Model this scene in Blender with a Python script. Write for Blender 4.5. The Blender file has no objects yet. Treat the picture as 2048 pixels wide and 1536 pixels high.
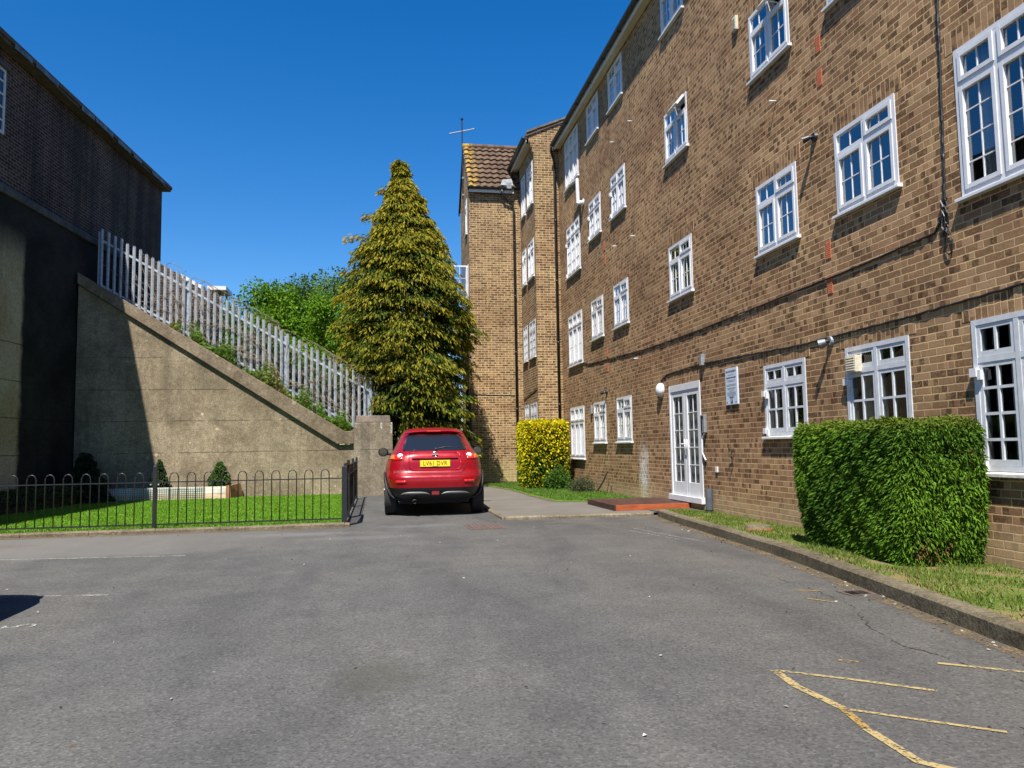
import bpy, math, random
import numpy as np
from mathutils import Vector, Matrix

R = math.radians
random.seed(7)
rng = np.random.default_rng(11)
scene = bpy.context.scene
COL = scene.collection

# ------------------------------------------------------------------ camera
EYE = 1.16
YAW, PITCH, ROLL = R(9.9525), R(4.74), R(0.95)
def camera():
    F0 = Vector((math.sin(YAW), math.cos(YAW), 0)); R0 = Vector((math.cos(YAW), -math.sin(YAW), 0)); Z = Vector((0, 0, 1))
    F = F0 * math.cos(PITCH) + Z * math.sin(PITCH)
    U0 = Z * math.cos(PITCH) - F0 * math.sin(PITCH)
    Rt = R0 * math.cos(ROLL) - U0 * math.sin(ROLL)
    U = R0 * math.sin(ROLL) + U0 * math.cos(ROLL)
    cd = bpy.data.cameras.new('camera'); co = bpy.data.objects.new('camera', cd); COL.objects.link(co)
    cd.sensor_width = 36; cd.lens = 1540 / 2048 * 36; cd.clip_end = 2000; cd.clip_start = 0.05
    m = Matrix((Rt, U, -F)).transposed().to_4x4(); m.translation = Vector((0, 0, EYE))
    co.matrix_world = m
    scene.camera = co
camera()

# ------------------------------------------------------------------ light
SUN = Vector((-0.25, -0.57, 1.0)).normalized()          # towards the sun
ELEV = math.asin(SUN.z); AZ = math.atan2(SUN.x, SUN.y)
w = bpy.data.worlds.new('World'); scene.world = w; w.use_nodes = True
nt = w.node_tree; nt.nodes.clear()
sky = nt.nodes.new('ShaderNodeTexSky'); sky.sky_type = 'NISHITA'; sky.sun_disc = False
sky.sun_elevation = ELEV; sky.sun_rotation = AZ
sky.altitude = 0; sky.air_density = 1.0; sky.dust_density = 0.2; sky.ozone_density = 3.5
hs = nt.nodes.new('ShaderNodeHueSaturation'); hs.inputs['Saturation'].default_value = 1.40; hs.inputs['Hue'].default_value = 0.506
bg = nt.nodes.new('ShaderNodeBackground'); bg.inputs['Strength'].default_value = 0.084
wo = nt.nodes.new('ShaderNodeOutputWorld')
nt.links.new(sky.outputs[0], hs.inputs['Color']); nt.links.new(hs.outputs[0], bg.inputs[0]); nt.links.new(bg.outputs[0], wo.inputs[0])
sl = bpy.data.lights.new('sun', 'SUN'); sl.energy = 5.0; sl.angle = R(0.5); sl.color = (1.0, 0.945, 0.86)
so = bpy.data.objects.new('sun', sl); COL.objects.link(so); so.location = (-20, -40, 80)
so.rotation_euler = (-SUN).to_track_quat('-Z', 'Y').to_euler()
scene.view_settings.view_transform = 'Standard'; scene.view_settings.look = 'None'
scene.view_settings.exposure = 0.95; scene.view_settings.gamma = 1.0
scene.view_settings.use_curve_mapping = False

# ------------------------------------------------------------------ node helpers
class NT:
    def __init__(s, name):
        s.m = bpy.data.materials.new(name); s.m.use_nodes = True
        s.t = s.m.node_tree; s.t.nodes.clear()
        s.out = s.t.nodes.new('ShaderNodeOutputMaterial')
    def n(s, typ, **kw):
        x = s.t.nodes.new(typ)
        for k, v in kw.items(): setattr(x, k, v)
        return x
    def put(s, sock, v):
        if v is None: return
        if hasattr(v, 'is_output') or isinstance(v, bpy.types.NodeSocket): s.t.links.new(v, sock)
        else:
            if isinstance(v, (tuple, list)) and len(v) == 3 and sock.type == 'RGBA': v = (*v, 1)
            sock.default_value = v
    def math(s, op, a, b=None, c=None, clamp=False):
        x = s.n('ShaderNodeMath', operation=op); x.use_clamp = clamp
        s.put(x.inputs[0], a); s.put(x.inputs[1], b); s.put(x.inputs[2], c)
        return x.outputs[0]
    def mix(s, f, a, b, mode='MIX'):
        x = s.n('ShaderNodeMix', data_type='RGBA', blend_type=mode)
        s.put(x.inputs[0], f); s.put(x.inputs[6], a); s.put(x.inputs[7], b)
        return x.outputs[2]
    def ramp(s, f, stops, interp='LINEAR'):
        x = s.n('ShaderNodeValToRGB'); cr = x.color_ramp; cr.interpolation = interp
        while len(cr.elements) < len(stops): cr.elements.new(0.5)
        for e, (p, c) in zip(cr.elements, stops):
            e.position = p; e.color = (c, c, c, 1) if not isinstance(c, tuple) else (*c, 1)
        s.put(x.inputs[0], f); return x.outputs[0]
    def noise(s, vec, scale, detail=3, rough=0.55, dist=0.0):
        x = s.n('ShaderNodeTexNoise'); s.put(x.inputs['Vector'], vec)
        x.inputs['Scale'].default_value = scale; x.inputs['Detail'].default_value = detail
        x.inputs['Roughness'].default_value = rough; x.inputs['Distortion'].default_value = dist
        return x.outputs[0]
    def white(s, vec, dim='3D', out=0):
        x = s.n('ShaderNodeTexWhiteNoise', noise_dimensions=dim); s.put(x.inputs['Vector'], vec); return x.outputs[out]
    def pos(s): return s.n('ShaderNodeNewGeometry').outputs['Position']
    def obj(s): return s.n('ShaderNodeTexCoord').outputs['Object']
    def sep(s, v):
        x = s.n('ShaderNodeSeparateXYZ'); s.put(x.inputs[0], v); return x.outputs
    def comb(s, a=0.0, b=0.0, c=0.0):
        x = s.n('ShaderNodeCombineXYZ'); s.put(x.inputs[0], a); s.put(x.inputs[1], b); s.put(x.inputs[2], c); return x.outputs[0]
    def vscale(s, v, sc):
        x = s.n('ShaderNodeVectorMath', operation='MULTIPLY'); s.put(x.inputs[0], v); x.inputs[1].default_value = sc; return x.outputs[0]
    def bump(s, h, strength=0.5, dist=0.01, normal=None):
        x = s.n('ShaderNodeBump'); x.inputs['Strength'].default_value = strength; x.inputs['Distance'].default_value = dist
        s.put(x.inputs['Height'], h); s.put(x.inputs['Normal'], normal); return x.outputs[0]
    def bsdf(s, color, rough=0.8, metal=0.0, normal=None, spec=0.5, coat=0.0, alpha=None, emit=None):
        x = s.n('ShaderNodeBsdfPrincipled')
        s.put(x.inputs['Base Color'], color); s.put(x.inputs['Roughness'], rough); s.put(x.inputs['Metallic'], metal)
        s.put(x.inputs['Normal'], normal); s.put(x.inputs['Specular IOR Level'], spec)
        s.put(x.inputs['Coat Weight'], coat); x.inputs['Coat Roughness'].default_value = 0.03
        if alpha is not None: s.put(x.inputs['Alpha'], alpha)
        s.t.links.new(x.outputs[0], s.out.inputs[0]); return x
    def smooth(s, v, lo, hi):
        x = s.n('ShaderNodeMapRange', interpolation_type='SMOOTHSTEP'); s.put(x.inputs[0], v)
        x.inputs[1].default_value = lo; x.inputs[2].default_value = hi; return x.outputs[0]

def plain(name, col, rough=0.6, metal=0.0, var=0.12, scale=6.0, spec=0.5, coat=0.0, bump=0.0):
    t = NT(name); p = t.obj()
    f = t.noise(p, scale, 4)
    f2 = t.noise(p, scale * 11, 2)
    f = t.math('ADD', t.math('MULTIPLY', f, 0.7), t.math('MULTIPLY', f2, 0.3))
    c = t.mix(t.smooth(f, 0.3, 0.7), tuple(x * (1 - var) for x in col), tuple(min(1, x * (1 + var)) for x in col))
    t.bsdf(c, rough, metal, t.bump(f2, bump, 0.003) if bump else None, spec, coat)
    return t.m

def brick_mat(name, stops, mortar, swap=False, bw=0.225, bh=0.075, shade_dark=0.0, special=None, mw=0.010):
    t = NT(name); P = t.pos(); x, y, z = t.sep(P)
    nrm = t.n('ShaderNodeNewGeometry').outputs['True Normal']
    nx, ny, nz = t.sep(nrm)
    side = t.math('GREATER_THAN', t.math('ABSOLUTE', nx), 0.6)
    u = t.math('ADD', t.math('MULTIPLY', side, y), t.math('MULTIPLY', t.math('SUBTRACT', 1.0, side), x))
    wob = t.math('MULTIPLY', t.math('SUBTRACT', t.noise(P, 9, 2), 0.5), 0.012)
    u = t.math('ADD', t.math('ADD', u, wob), 50.0); v = t.math('ADD', t.math('ADD', z, wob), 10.0)
    if swap: u, v = v, u
    row = t.math('FLOOR', t.math('DIVIDE', v, bh))
    off = t.math('MULTIPLY', t.math('MODULO', row, 2.0), 0.0 if swap else 0.5)
    uu = t.math('ADD', t.math('DIVIDE', u, bw), off)
    cell = t.math('FLOOR', uu)
    fu = t.math('MULTIPLY', t.math('FRACT', uu), bw); fv = t.math('MULTIPLY', t.math('FRACT', t.math('DIVIDE', v, bh)), bh)
    eu = t.math('MINIMUM', fu, t.math('SUBTRACT', bw, fu)); ev = t.math('MINIMUM', fv, t.math('SUBTRACT', bh, fv))
    e = t.math('ADD', t.math('MINIMUM', eu, ev), t.math('MULTIPLY', t.math('SUBTRACT', t.noise(P, 55, 2), 0.5), 0.006))
    face = t.smooth(e, mw * 0.35, mw * 0.75)               # 0 mortar, 1 brick
    rnd = t.white(t.comb(cell, row, 3.0)); rnd2 = t.white(t.comb(cell, row, 9.0))
    # kiss marks of the firing: darker thirds on some bricks
    third = t.math('FLOOR', t.math('MULTIPLY', uu, 3.0))
    rt = t.white(t.comb(third, row, 5.0))
    base = t.ramp(rnd, stops); mid0 = t.noise(P, 45, 3, 0.7)
    band = t.math('MULTIPLY', t.math('GREATER_THAN', rnd2, 0.38), t.math('GREATER_THAN', rt, 0.5))
    base = t.mix(t.math('MULTIPLY', band, t.math('ADD', 0.35, t.math('MULTIPLY', mid0, 0.8))), base, t.mix(t.math('GREATER_THAN', t.white(t.comb(third, row, 6.0)), 0.55), tuple(c * 0.55 for c in stops[0][1]), tuple(c * 1.25 for c in stops[-2][1])))
    grain = t.noise(P, 130, 3, 0.7); big = t.noise(P, 0.7, 4, 0.6); mid = t.noise(P, 28, 3, 0.65)
    base = t.mix(t.math('MULTIPLY', t.smooth(mid, 0.45, 0.72), 0.55), base, tuple(min(1, c * 1.9 + 0.03) for c in stops[1][1]))
    base = t.mix(t.smooth(grain, 0.3, 0.75), t.mix(1.0, base, (0.62, 0.6, 0.6), 'MULTIPLY'), base)
    col = t.mix(face, t.mix(t.noise(P, 20, 2), tuple(c * 0.75 for c in mortar), mortar), base)
    col = t.mix(1.0, col, t.ramp(big, [(0.3, (0.78, 0.75, 0.74)), (0.7, (1.12, 1.08, 1.04))]), 'MULTIPLY')
    band2 = t.noise(t.vscale(P, (0.5, 0.5, 2.3)), 1.0, 4, 0.65)           # batches of bricks laid in courses
    col = t.mix(1.0, col, t.ramp(band2, [(0.32, (0.80, 0.72, 0.68)), (0.5, (1.0, 0.98, 0.96)), (0.68, (1.12, 1.12, 1.06))]), 'MULTIPLY')
    streak = t.noise(t.vscale(P, (2.6, 2.6, 0.22)), 1.0, 5, 0.7)          # rain streaks
    col = t.mix(t.math('MULTIPLY', t.smooth(streak, 0.52, 0.74), 0.5), col, t.mix(1.0, col, (0.52, 0.48, 0.46), 'MULTIPLY'))
    if shade_dark:
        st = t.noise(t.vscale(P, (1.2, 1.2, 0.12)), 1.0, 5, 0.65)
        col = t.mix(t.math('MULTIPLY', t.smooth(st, 0.38, 0.62), shade_dark), col, (0.008, 0.008, 0.009))  # near-black streaks carry the wall's shade in the brick colour
    if special: col = special(t, col, P, x, y, z)
    h = t.math('ADD', face, t.math('MULTIPLY', t.math('ADD', grain, mid), 0.45))
    t.bsdf(col, 0.92, 0, t.bump(h, 0.45, 0.006), 0.2)
    return t.m

# ------------------------------------------------------------------ mesh helpers
class MB:
    def __init__(s): s.v = []; s.f = []
    def add(s, vs, fs):
        b = len(s.v); s.v += [tuple(map(float, p)) for p in vs]; s.f += [tuple(b + i for i in f) for f in fs]; return s
    def box(s, x0, x1, y0, y1, z0, z1):
        x0, x1 = sorted((x0, x1)); y0, y1 = sorted((y0, y1)); z0, z1 = sorted((z0, z1))
        v = [(x0, y0, z0), (x1, y0, z0), (x1, y1, z0), (x0, y1, z0), (x0, y0, z1), (x1, y0, z1), (x1, y1, z1), (x0, y1, z1)]
        return s.add(v, [(0, 3, 2, 1), (4, 5, 6, 7), (0, 1, 5, 4), (1, 2, 6, 5), (2, 3, 7, 6), (3, 0, 4, 7)])
    def xbox(s, M, sx, sy, sz):
        v = [M @ Vector((a * sx / 2, b * sy / 2, c * sz / 2)) for a, b, c in
             ((-1, -1, -1), (1, -1, -1), (1, 1, -1), (-1, 1, -1), (-1, -1, 1), (1, -1, 1), (1, 1, 1), (-1, 1, 1))]
        return s.add(v, [(0, 3, 2, 1), (4, 5, 6, 7), (0, 1, 5, 4), (1, 2, 6, 5), (2, 3, 7, 6), (3, 0, 4, 7)])
    def prism(s, pts, d):                       # polygon (list of 3D points) extruded by vector d
        n = len(pts); d = Vector(d); a = [Vector(p) for p in pts]
        return s.add(a + [p + d for p in a], [tuple(range(n))[::-1], tuple(range(n, 2 * n))] + [(i, (i + 1) % n, n + (i + 1) % n, n + i) for i in range(n)])
    def cyl(s, p0, p1, r, n=10, r2=None, caps=True):
        p0, p1 = Vector(p0), Vector(p1); r2 = r if r2 is None else r2
        q = (p1 - p0).to_track_quat('Z', 'Y'); vs = []
        for p, rr in ((p0, r), (p1, r2)):
            for i in range(n):
                a = 2 * math.pi * i / n; vs.append(p + q @ Vector((rr * math.cos(a), rr * math.sin(a), 0)))
        fs = [(i, (i + 1) % n, n + (i + 1) % n, n + i) for i in range(n)]
        if caps: fs += [tuple(range(n))[::-1], tuple(range(n, 2 * n))]
        return s.add(vs, fs)
    def tube(s, pts, r, n=6, taper=None):
        pts = [Vector(p) for p in pts]; vs = []; N = len(pts)
        for k, p in enumerate(pts):
            d = (pts[min(k + 1, N - 1)] - pts[max(k - 1, 0)]).normalized()
            up = Vector((0, 0, 1)) if abs(d.z) < 0.9 else Vector((1, 0, 0))
            a = d.cross(up).normalized(); b = d.cross(a)
            rr = r if taper is None else r + (taper - r) * k / (N - 1)
            for i in range(n):
                t = 2 * math.pi * i / n; vs.append(p + a * rr * math.cos(t) + b * rr * math.sin(t))
        fs = [(k * n + i, k * n + (i + 1) % n, (k + 1) * n + (i + 1) % n, (k + 1) * n + i) for k in range(N - 1) for i in range(n)]
        fs += [tuple(range(n))[::-1], tuple(range((N - 1) * n, N * n))]
        return s.add(vs, fs)
    def grid(s, fn, nu, nv):                    # fn(i/nu, j/nv)
        vs = [fn(i / nu, j / nv) for j in range(nv + 1) for i in range(nu + 1)]
        fs = [(j * (nu + 1) + i, j * (nu + 1) + i + 1, (j + 1) * (nu + 1) + i + 1, (j + 1) * (nu + 1) + i) for j in range(nv) for i in range(nu)]
        return s.add(vs, fs)
    def sphere(s, c, r, nu=12, nv=8, sc=(1, 1, 1)):
        c = Vector(c)
        def fn(a, b):
            t = 2 * math.pi * a; p = math.pi * b
            return c + Vector((r * sc[0] * math.sin(p) * math.cos(t), r * sc[1] * math.sin(p) * math.sin(t), -r * sc[2] * math.cos(p)))
        return s.grid(fn, nu, nv)
    def build(s, name, mat, parent=None, smooth=False, bevel=0.0, mats=None):
        me = bpy.data.meshes.new(name); o = bpy.data.objects.new(name, me); COL.objects.link(o)
        org = Vector((0, 0, 0))
        if parent is not None:
            r = parent
            while r.parent is not None: r = r.parent
            org = r.location.copy() if r.get('_world', 1) else org
            o.parent = parent
        me.from_pydata([tuple(Vector(p) - org) for p in s.v], [], s.f)
        me.materials.append(mat)
        me.validate(); me.update()
        if smooth:
            me.polygons.foreach_set('use_smooth', [True] * len(me.polygons))
        if bevel:
            b = o.modifiers.new('bevel', 'BEVEL'); b.width = bevel; b.segments = 2; b.limit_method = 'ANGLE'
            b.use_clamp_overlap = True
        return o

def tag(o, label=None, cat=None, group=None, kind=None):
    if label: o['label'] = label
    if cat: o['category'] = cat
    if group: o['group'] = group
    if kind: o['kind'] = kind
    return o
def thing(name, loc, label, cat, group=None):
    o = bpy.data.objects.new(name, None); COL.objects.link(o); o.location = loc; o.empty_display_size = 0.2
    return tag(o, label, cat, group)
def copy_tree(o, parent=None):
    c = o.copy(); COL.objects.link(c)
    if parent is not None: c.parent = parent
    for ch in list(o.children): copy_tree(ch, c)
    return c
def structure(mb, name, mat, **k):
    o = mb.build(name, mat, **k); o['kind'] = 'structure'; return o

# leaf clouds: centres, directions, lengths, widths, colours -> one mesh with a colour attribute
def leaf_mesh(name, mat, C, D, L, W, K, parent=None, droop=0.25, seed=1, lobes=1):
    g = np.random.default_rng(seed)
    C = np.asarray(C, float); D = np.asarray(D, float); n = len(C)
    D = D / (np.linalg.norm(D, axis=1, keepdims=True) + 1e-9)
    rnd = g.normal(size=(n, 3)); S = np.cross(D, rnd); S /= (np.linalg.norm(S, axis=1, keepdims=True) + 1e-9)
    L = np.asarray(L, float).reshape(-1, 1) * np.ones((n, 1)); W = np.asarray(W, float).reshape(-1, 1) * np.ones((n, 1))
    dz = np.array([[0, 0, -1.0]])
    base = C; mid = C + D * L * 0.5 + dz * L * droop * 0.2; tip = C + D * L + dz * L * droop
    V = np.stack([base, mid + S * W * 0.5, tip, mid - S * W * 0.5], axis=1).reshape(-1, 3)
    org = np.zeros(3)
    me = bpy.data.meshes.new(name)
    if parent is not None:
        r = parent
        while r.parent is not None: r = r.parent
        org = np.array(r.location)
    V = V - org
    me.vertices.add(4 * n); me.vertices.foreach_set('co', V.ravel())
    me.loops.add(4 * n); me.loops.foreach_set('vertex_index', np.arange(4 * n))
    me.polygons.add(n); me.polygons.foreach_set('loop_start', np.arange(0, 4 * n, 4))
    me.polygons.foreach_set('loop_total', np.full(n, 4))
    a = me.color_attributes.new('Col', 'FLOAT_COLOR', 'POINT')
    K = np.asarray(K, float); K4 = np.ones((n, 4)); K4[:, :3] = K
    a.data.foreach_set('color', np.repeat(K4, 4, axis=0).ravel())
    me.update(calc_edges=True); me.validate()
    me.materials.append(mat)
    o = bpy.data.objects.new(name, me); COL.objects.link(o)
    if parent is not None: o.parent = parent
    return o

def foliage_mat(name, trans=0.3, rough=0.6, spec=0.25):
    t = NT(name)
    a = t.n('ShaderNodeVertexColor', layer_name='Col').outputs[0]
    d = t.n('ShaderNodeBsdfPrincipled'); t.put(d.inputs['Base Color'], a); d.inputs['Roughness'].default_value = rough
    d.inputs['Specular IOR Level'].default_value = spec
    tr = t.n('ShaderNodeBsdfTranslucent'); t.put(tr.inputs[0], t.mix(1.0, a, (1.0, 1.0, 0.5), 'MULTIPLY'))
    mx = t.n('ShaderNodeMixShader'); mx.inputs[0].default_value = trans
    t.t.links.new(d.outputs[0], mx.inputs[1]); t.t.links.new(tr.outputs[0], mx.inputs[2]); t.t.links.new(mx.outputs[0], t.out.inputs[0])
    return t.m

# ------------------------------------------------------------------ materials
def m_asphalt():
    t = NT('asphalt'); P = t.pos(); x, y, z = t.sep(P)
    big = t.noise(P, 0.35, 5, 0.6); mid = t.noise(P, 2.2, 5, 0.6); fine = t.noise(P, 85, 2, 0.7); grit = t.noise(P, 190, 2, 0.6)
    vo = t.n('ShaderNodeTexVoronoi'); t.put(vo.inputs['Vector'], P); vo.inputs['Scale'].default_value = 75
    chip = t.white(vo.outputs['Color'])
    c = t.ramp(big, [(0.25, (0.077, 0.078, 0.077)), (0.5, (0.091, 0.090, 0.086)), (0.75, (0.109, 0.105, 0.098))])
    c = t.mix(t.math('MULTIPLY', t.smooth(x, 0.5, 4.5), 0.55), c, (0.086, 0.077, 0.066))
    c = t.mix(1.0, c, t.ramp(mid, [(0.3, 0.86), (0.7, 1.1)]), 'MULTIPLY')
    c = t.mix(1.0, c, t.ramp(chip, [(0.0, 0.66), (0.3, 0.93), (0.8, 1.03), (1.0, 1.34)]), 'MULTIPLY')
    c = t.mix(1.0, c, t.ramp(fine, [(0.3, 0.80), (0.7, 1.14)]), 'MULTIPLY')
    lane = t.noise(t.vscale(P, (1.1, 0.28, 1.0)), 1.0, 4, 0.6, 0.6)
    c = t.mix(1.0, c, t.ramp(lane, [(0.34, (0.80, 0.80, 0.82)), (0.52, (1.0, 1.0, 1.0)), (0.68, (1.12, 1.10, 1.06))]), 'MULTIPLY')
    blot = t.math('MULTIPLY', t.smooth(t.noise(P, 1.3, 5, 0.75), 0.60, 0.70), 0.35)
    c = t.mix(blot, c, (0.055, 0.054, 0.052))
    # pale worn strip along the far kerb
    far = t.math('MULTIPLY', t.smooth(t.math('ADD', y, t.math('MULTIPLY', mid, 0.5)), 9.6, 10.1), t.math('SUBTRACT', 1.0, t.smooth(x, -3.2, -0.6)))
    c = t.mix(t.math('MULTIPLY', far, 0.6), c, (0.15, 0.142, 0.13))
    # oil stains
    def stain(cx, cy, rx, ry, k, colr):
        dx = t.math('DIVIDE', t.math('SUBTRACT', x, cx), rx); dy = t.math('DIVIDE', t.math('SUBTRACT', y, cy), ry)
        d = t.math('ADD', t.math('SQRT', t.math('ADD', t.math('MULTIPLY', dx, dx), t.math('MULTIPLY', dy, dy))), t.math('MULTIPLY', t.math('SUBTRACT', t.noise(P, 6, 4, 0.7), 0.5), 1.6))
        return t.mix(t.math('MULTIPLY', t.math('SUBTRACT', 1.0, t.smooth(d, 0.35, 1.15)), k), c, colr)
    c = stain(0.0, 4.15, 0.26, 0.36, 0.5, (0.05, 0.048, 0.036))
    c = stain(2.72, 11.55, 0.22, 0.12, 0.6, (0.045, 0.04, 0.037))
    c = stain(-4.9, 11.0, 0.6, 0.25, 0.4, (0.11, 0.08, 0.072))
    c = stain(-1.1, 11.3, 0.9, 0.3, 0.55, (0.145, 0.14, 0.135))
    c = stain(0.6, 11.9, 0.7, 0.3, 0.4, (0.14, 0.14, 0.132))
    c = stain(-0.2, 10.6, 1.0, 0.25, 0.45, (0.135, 0.135, 0.13))
    sp = t.math('GREATER_THAN', t.white(t.n('ShaderNodeTexVoronoi').outputs['Color']), 2.0)
    h = t.math('ADD', t.math('ADD', fine, grit), t.math('MULTIPLY', vo.outputs['Distance'], 0.8))
    t.bsdf(c, 0.85, 0, t.bump(h, 0.45, 0.005), 0.25)
    return t.m
M = {}
M['asphalt'] = m_asphalt()
def m_path():
    t = NT('path'); P = t.pos()
    c = t.ramp(t.noise(P, 1.2, 5), [(0.3, (0.115, 0.105, 0.09)), (0.7, (0.15, 0.138, 0.12))])
    f = t.noise(P, 110, 2, 0.7); c = t.mix(1.0, c, t.ramp(f, [(0.3, 0.75), (0.7, 1.2)]), 'MULTIPLY')
    t.bsdf(c, 0.9, 0, t.bump(f, 0.5, 0.005), 0.2); return t.m
M['path'] = m_path()
def m_concrete(name, lo, hi, joints=None, stain=0.5, speck=True, streak=(1.6, 1.6, 0.15), tint=None, drips=None):
    t = NT(name); P = t.pos(); x, y, z = t.sep(P)
    n1 = t.noise(P, 0.9, 6, 0.65); n2 = t.noise(P, 9, 5, 0.75); n3 = t.noise(P, 38, 3, 0.75)
    c = t.mix(t.smooth(n1, 0.3, 0.7), lo, hi)
    c = t.mix(1.0, c, t.ramp(n2, [(0.3, 0.68), (0.7, 1.28)]), 'MULTIPLY')
    c = t.mix(1.0, c, t.ramp(n3, [(0.3, 0.55), (0.7, 1.4)]), 'MULTIPLY')
    st = t.noise(t.vscale(P, streak), 1.0, 5, 0.7)
    c = t.mix(t.math('MULTIPLY', t.smooth(st, 0.45, 0.75), stain), c, tuple(v * 0.3 for v in lo))
    if tint: c = t.mix(t.math('MULTIPLY', t.smooth(t.noise(P, 0.55, 3), 0.45, 0.65), 0.6), c, tint)
    h = t.math('ADD', n2, n3)
    if speck:
        vo = t.n('ShaderNodeTexVoronoi'); t.put(vo.inputs['Vector'], P); vo.inputs['Scale'].default_value = 3.1
        k = t.math('MULTIPLY', t.math('LESS_THAN', vo.outputs['Distance'], t.math('MULTIPLY', t.white(vo.outputs['Color']), 0.16)), t.smooth(n1, 0.4, 0.6))
        c = t.mix(t.math('MULTIPLY', k, 0.8), c, tuple(min(1, v * 1.9) for v in hi))
        v2 = t.n('ShaderNodeTexVoronoi'); t.put(v2.inputs['Vector'], P); v2.inputs['Scale'].default_value = 22
        k2 = t.math('LESS_THAN', v2.outputs['Distance'], t.math('MULTIPLY', t.math('SUBTRACT', t.white(v2.outputs['Color']), 0.45), 0.42))
        c = t.mix(t.math('MULTIPLY', k2, 0.55), c, tuple(v * 0.35 for v in lo))
    if drips:
        for (cx, zw) in drips:
            dd = t.math('ABSOLUTE', t.math('SUBTRACT', x, t.math('ADD', cx, t.math('MULTIPLY', t.math('SUBTRACT', t.noise(P, 9, 3), 0.5), 0.08))))
            k = t.math('MULTIPLY', t.math('SUBTRACT', 1.0, t.smooth(dd, 0.004, 0.035)), t.smooth(t.math('ADD', z, t.math('MULTIPLY', n2, 0.08)), zw, zw + 0.05))
            c = t.mix(t.math('MULTIPLY', k, t.smooth(n3, 0.42, 0.62)), c, (0.58, 0.57, 0.54))
    if joints:
        for zj in joints:
            d = t.math('ABSOLUTE', t.math('SUBTRACT', z, t.math('ADD', zj, t.math('MULTIPLY', t.math('SUBTRACT', t.noise(P, 3, 3), 0.5), 0.05))))
            k = t.math('SUBTRACT', 1.0, t.smooth(d, 0.004, 0.014))
            k = t.math('MULTIPLY', k, t.smooth(t.noise(P, 1.7, 3), 0.38, 0.5))
            c = t.mix(t.math('MULTIPLY', k, 0.7), c, tuple(v * 0.3 for v in lo))
            h = t.math('SUBTRACT', h, k)
    t.bsdf(c, 0.92, 0, t.bump(h, 0.6, 0.008), 0.2)
    return t.m
M['concrete'] = m_concrete('concrete', (0.17, 0.135, 0.088), (0.30, 0.245, 0.165), joints=(0.45, 1.17, 1.96, 2.75, 3.55), stain=0.45)
M['coping'] = m_concrete('coping', (0.14, 0.108, 0.072), (0.25, 0.20, 0.14), stain=0.35)
M['pillar_concrete'] = m_concrete('pillar_concrete', (0.155, 0.127, 0.09), (0.26, 0.222, 0.162), joints=(1.17,), stain=0.6, drips=((-.55, 1.78), (.10, 1.72), (.36, 1.6)))
M['cap_stone'] = m_concrete('cap_stone', (0.10, 0.08, 0.065), (0.2, 0.165, 0.13), stain=0.3)
M['kerb'] = m_concrete('kerb', (0.115, 0.095, 0.062), (0.205, 0.17, 0.115), stain=0.4, speck=False)
M['kerb_dark'] = m_concrete('kerb_dark', (0.088, 0.072, 0.045), (0.155, 0.13, 0.085), stain=0.5, speck=False, streak=(2, 2, 2))
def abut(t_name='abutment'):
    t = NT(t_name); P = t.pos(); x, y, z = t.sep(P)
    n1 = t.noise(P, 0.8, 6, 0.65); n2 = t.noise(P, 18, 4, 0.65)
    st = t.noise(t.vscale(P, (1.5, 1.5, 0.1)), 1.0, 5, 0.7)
    shade_dark = t.mix(t.smooth(n1, 0.3, 0.7), (0.012, 0.012, 0.012), (0.032, 0.031, 0.028))  # near-black concrete: the shade on this face is put into its colour
    lit_strip = t.mix(t.smooth(n1, 0.35, 0.65), (0.30, 0.245, 0.13), (0.38, 0.34, 0.24))  # paler tone painted in for light falling on the near strip
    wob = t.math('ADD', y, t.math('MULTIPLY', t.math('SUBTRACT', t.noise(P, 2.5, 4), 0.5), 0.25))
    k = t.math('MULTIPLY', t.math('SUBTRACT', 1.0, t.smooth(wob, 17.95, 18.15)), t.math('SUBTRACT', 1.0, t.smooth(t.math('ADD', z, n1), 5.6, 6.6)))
    c = t.mix(k, shade_dark, lit_strip)
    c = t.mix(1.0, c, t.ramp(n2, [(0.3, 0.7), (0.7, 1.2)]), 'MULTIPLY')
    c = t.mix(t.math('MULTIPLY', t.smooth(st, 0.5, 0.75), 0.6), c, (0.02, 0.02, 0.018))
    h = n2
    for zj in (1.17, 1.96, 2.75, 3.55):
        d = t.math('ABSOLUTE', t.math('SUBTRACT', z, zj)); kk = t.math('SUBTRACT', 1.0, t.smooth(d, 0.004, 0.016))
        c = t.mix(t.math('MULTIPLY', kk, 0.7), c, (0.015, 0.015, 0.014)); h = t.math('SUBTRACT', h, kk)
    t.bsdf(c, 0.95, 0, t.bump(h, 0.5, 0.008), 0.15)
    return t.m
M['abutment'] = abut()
STOPS = [(0.0, (0.155, 0.088, 0.045)), (0.12, (0.23, 0.138, 0.072)), (0.55, (0.315, 0.198, 0.106)), (0.88, (0.40, 0.268, 0.150)), (1.0, (0.34, 0.188, 0.102))]
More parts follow.
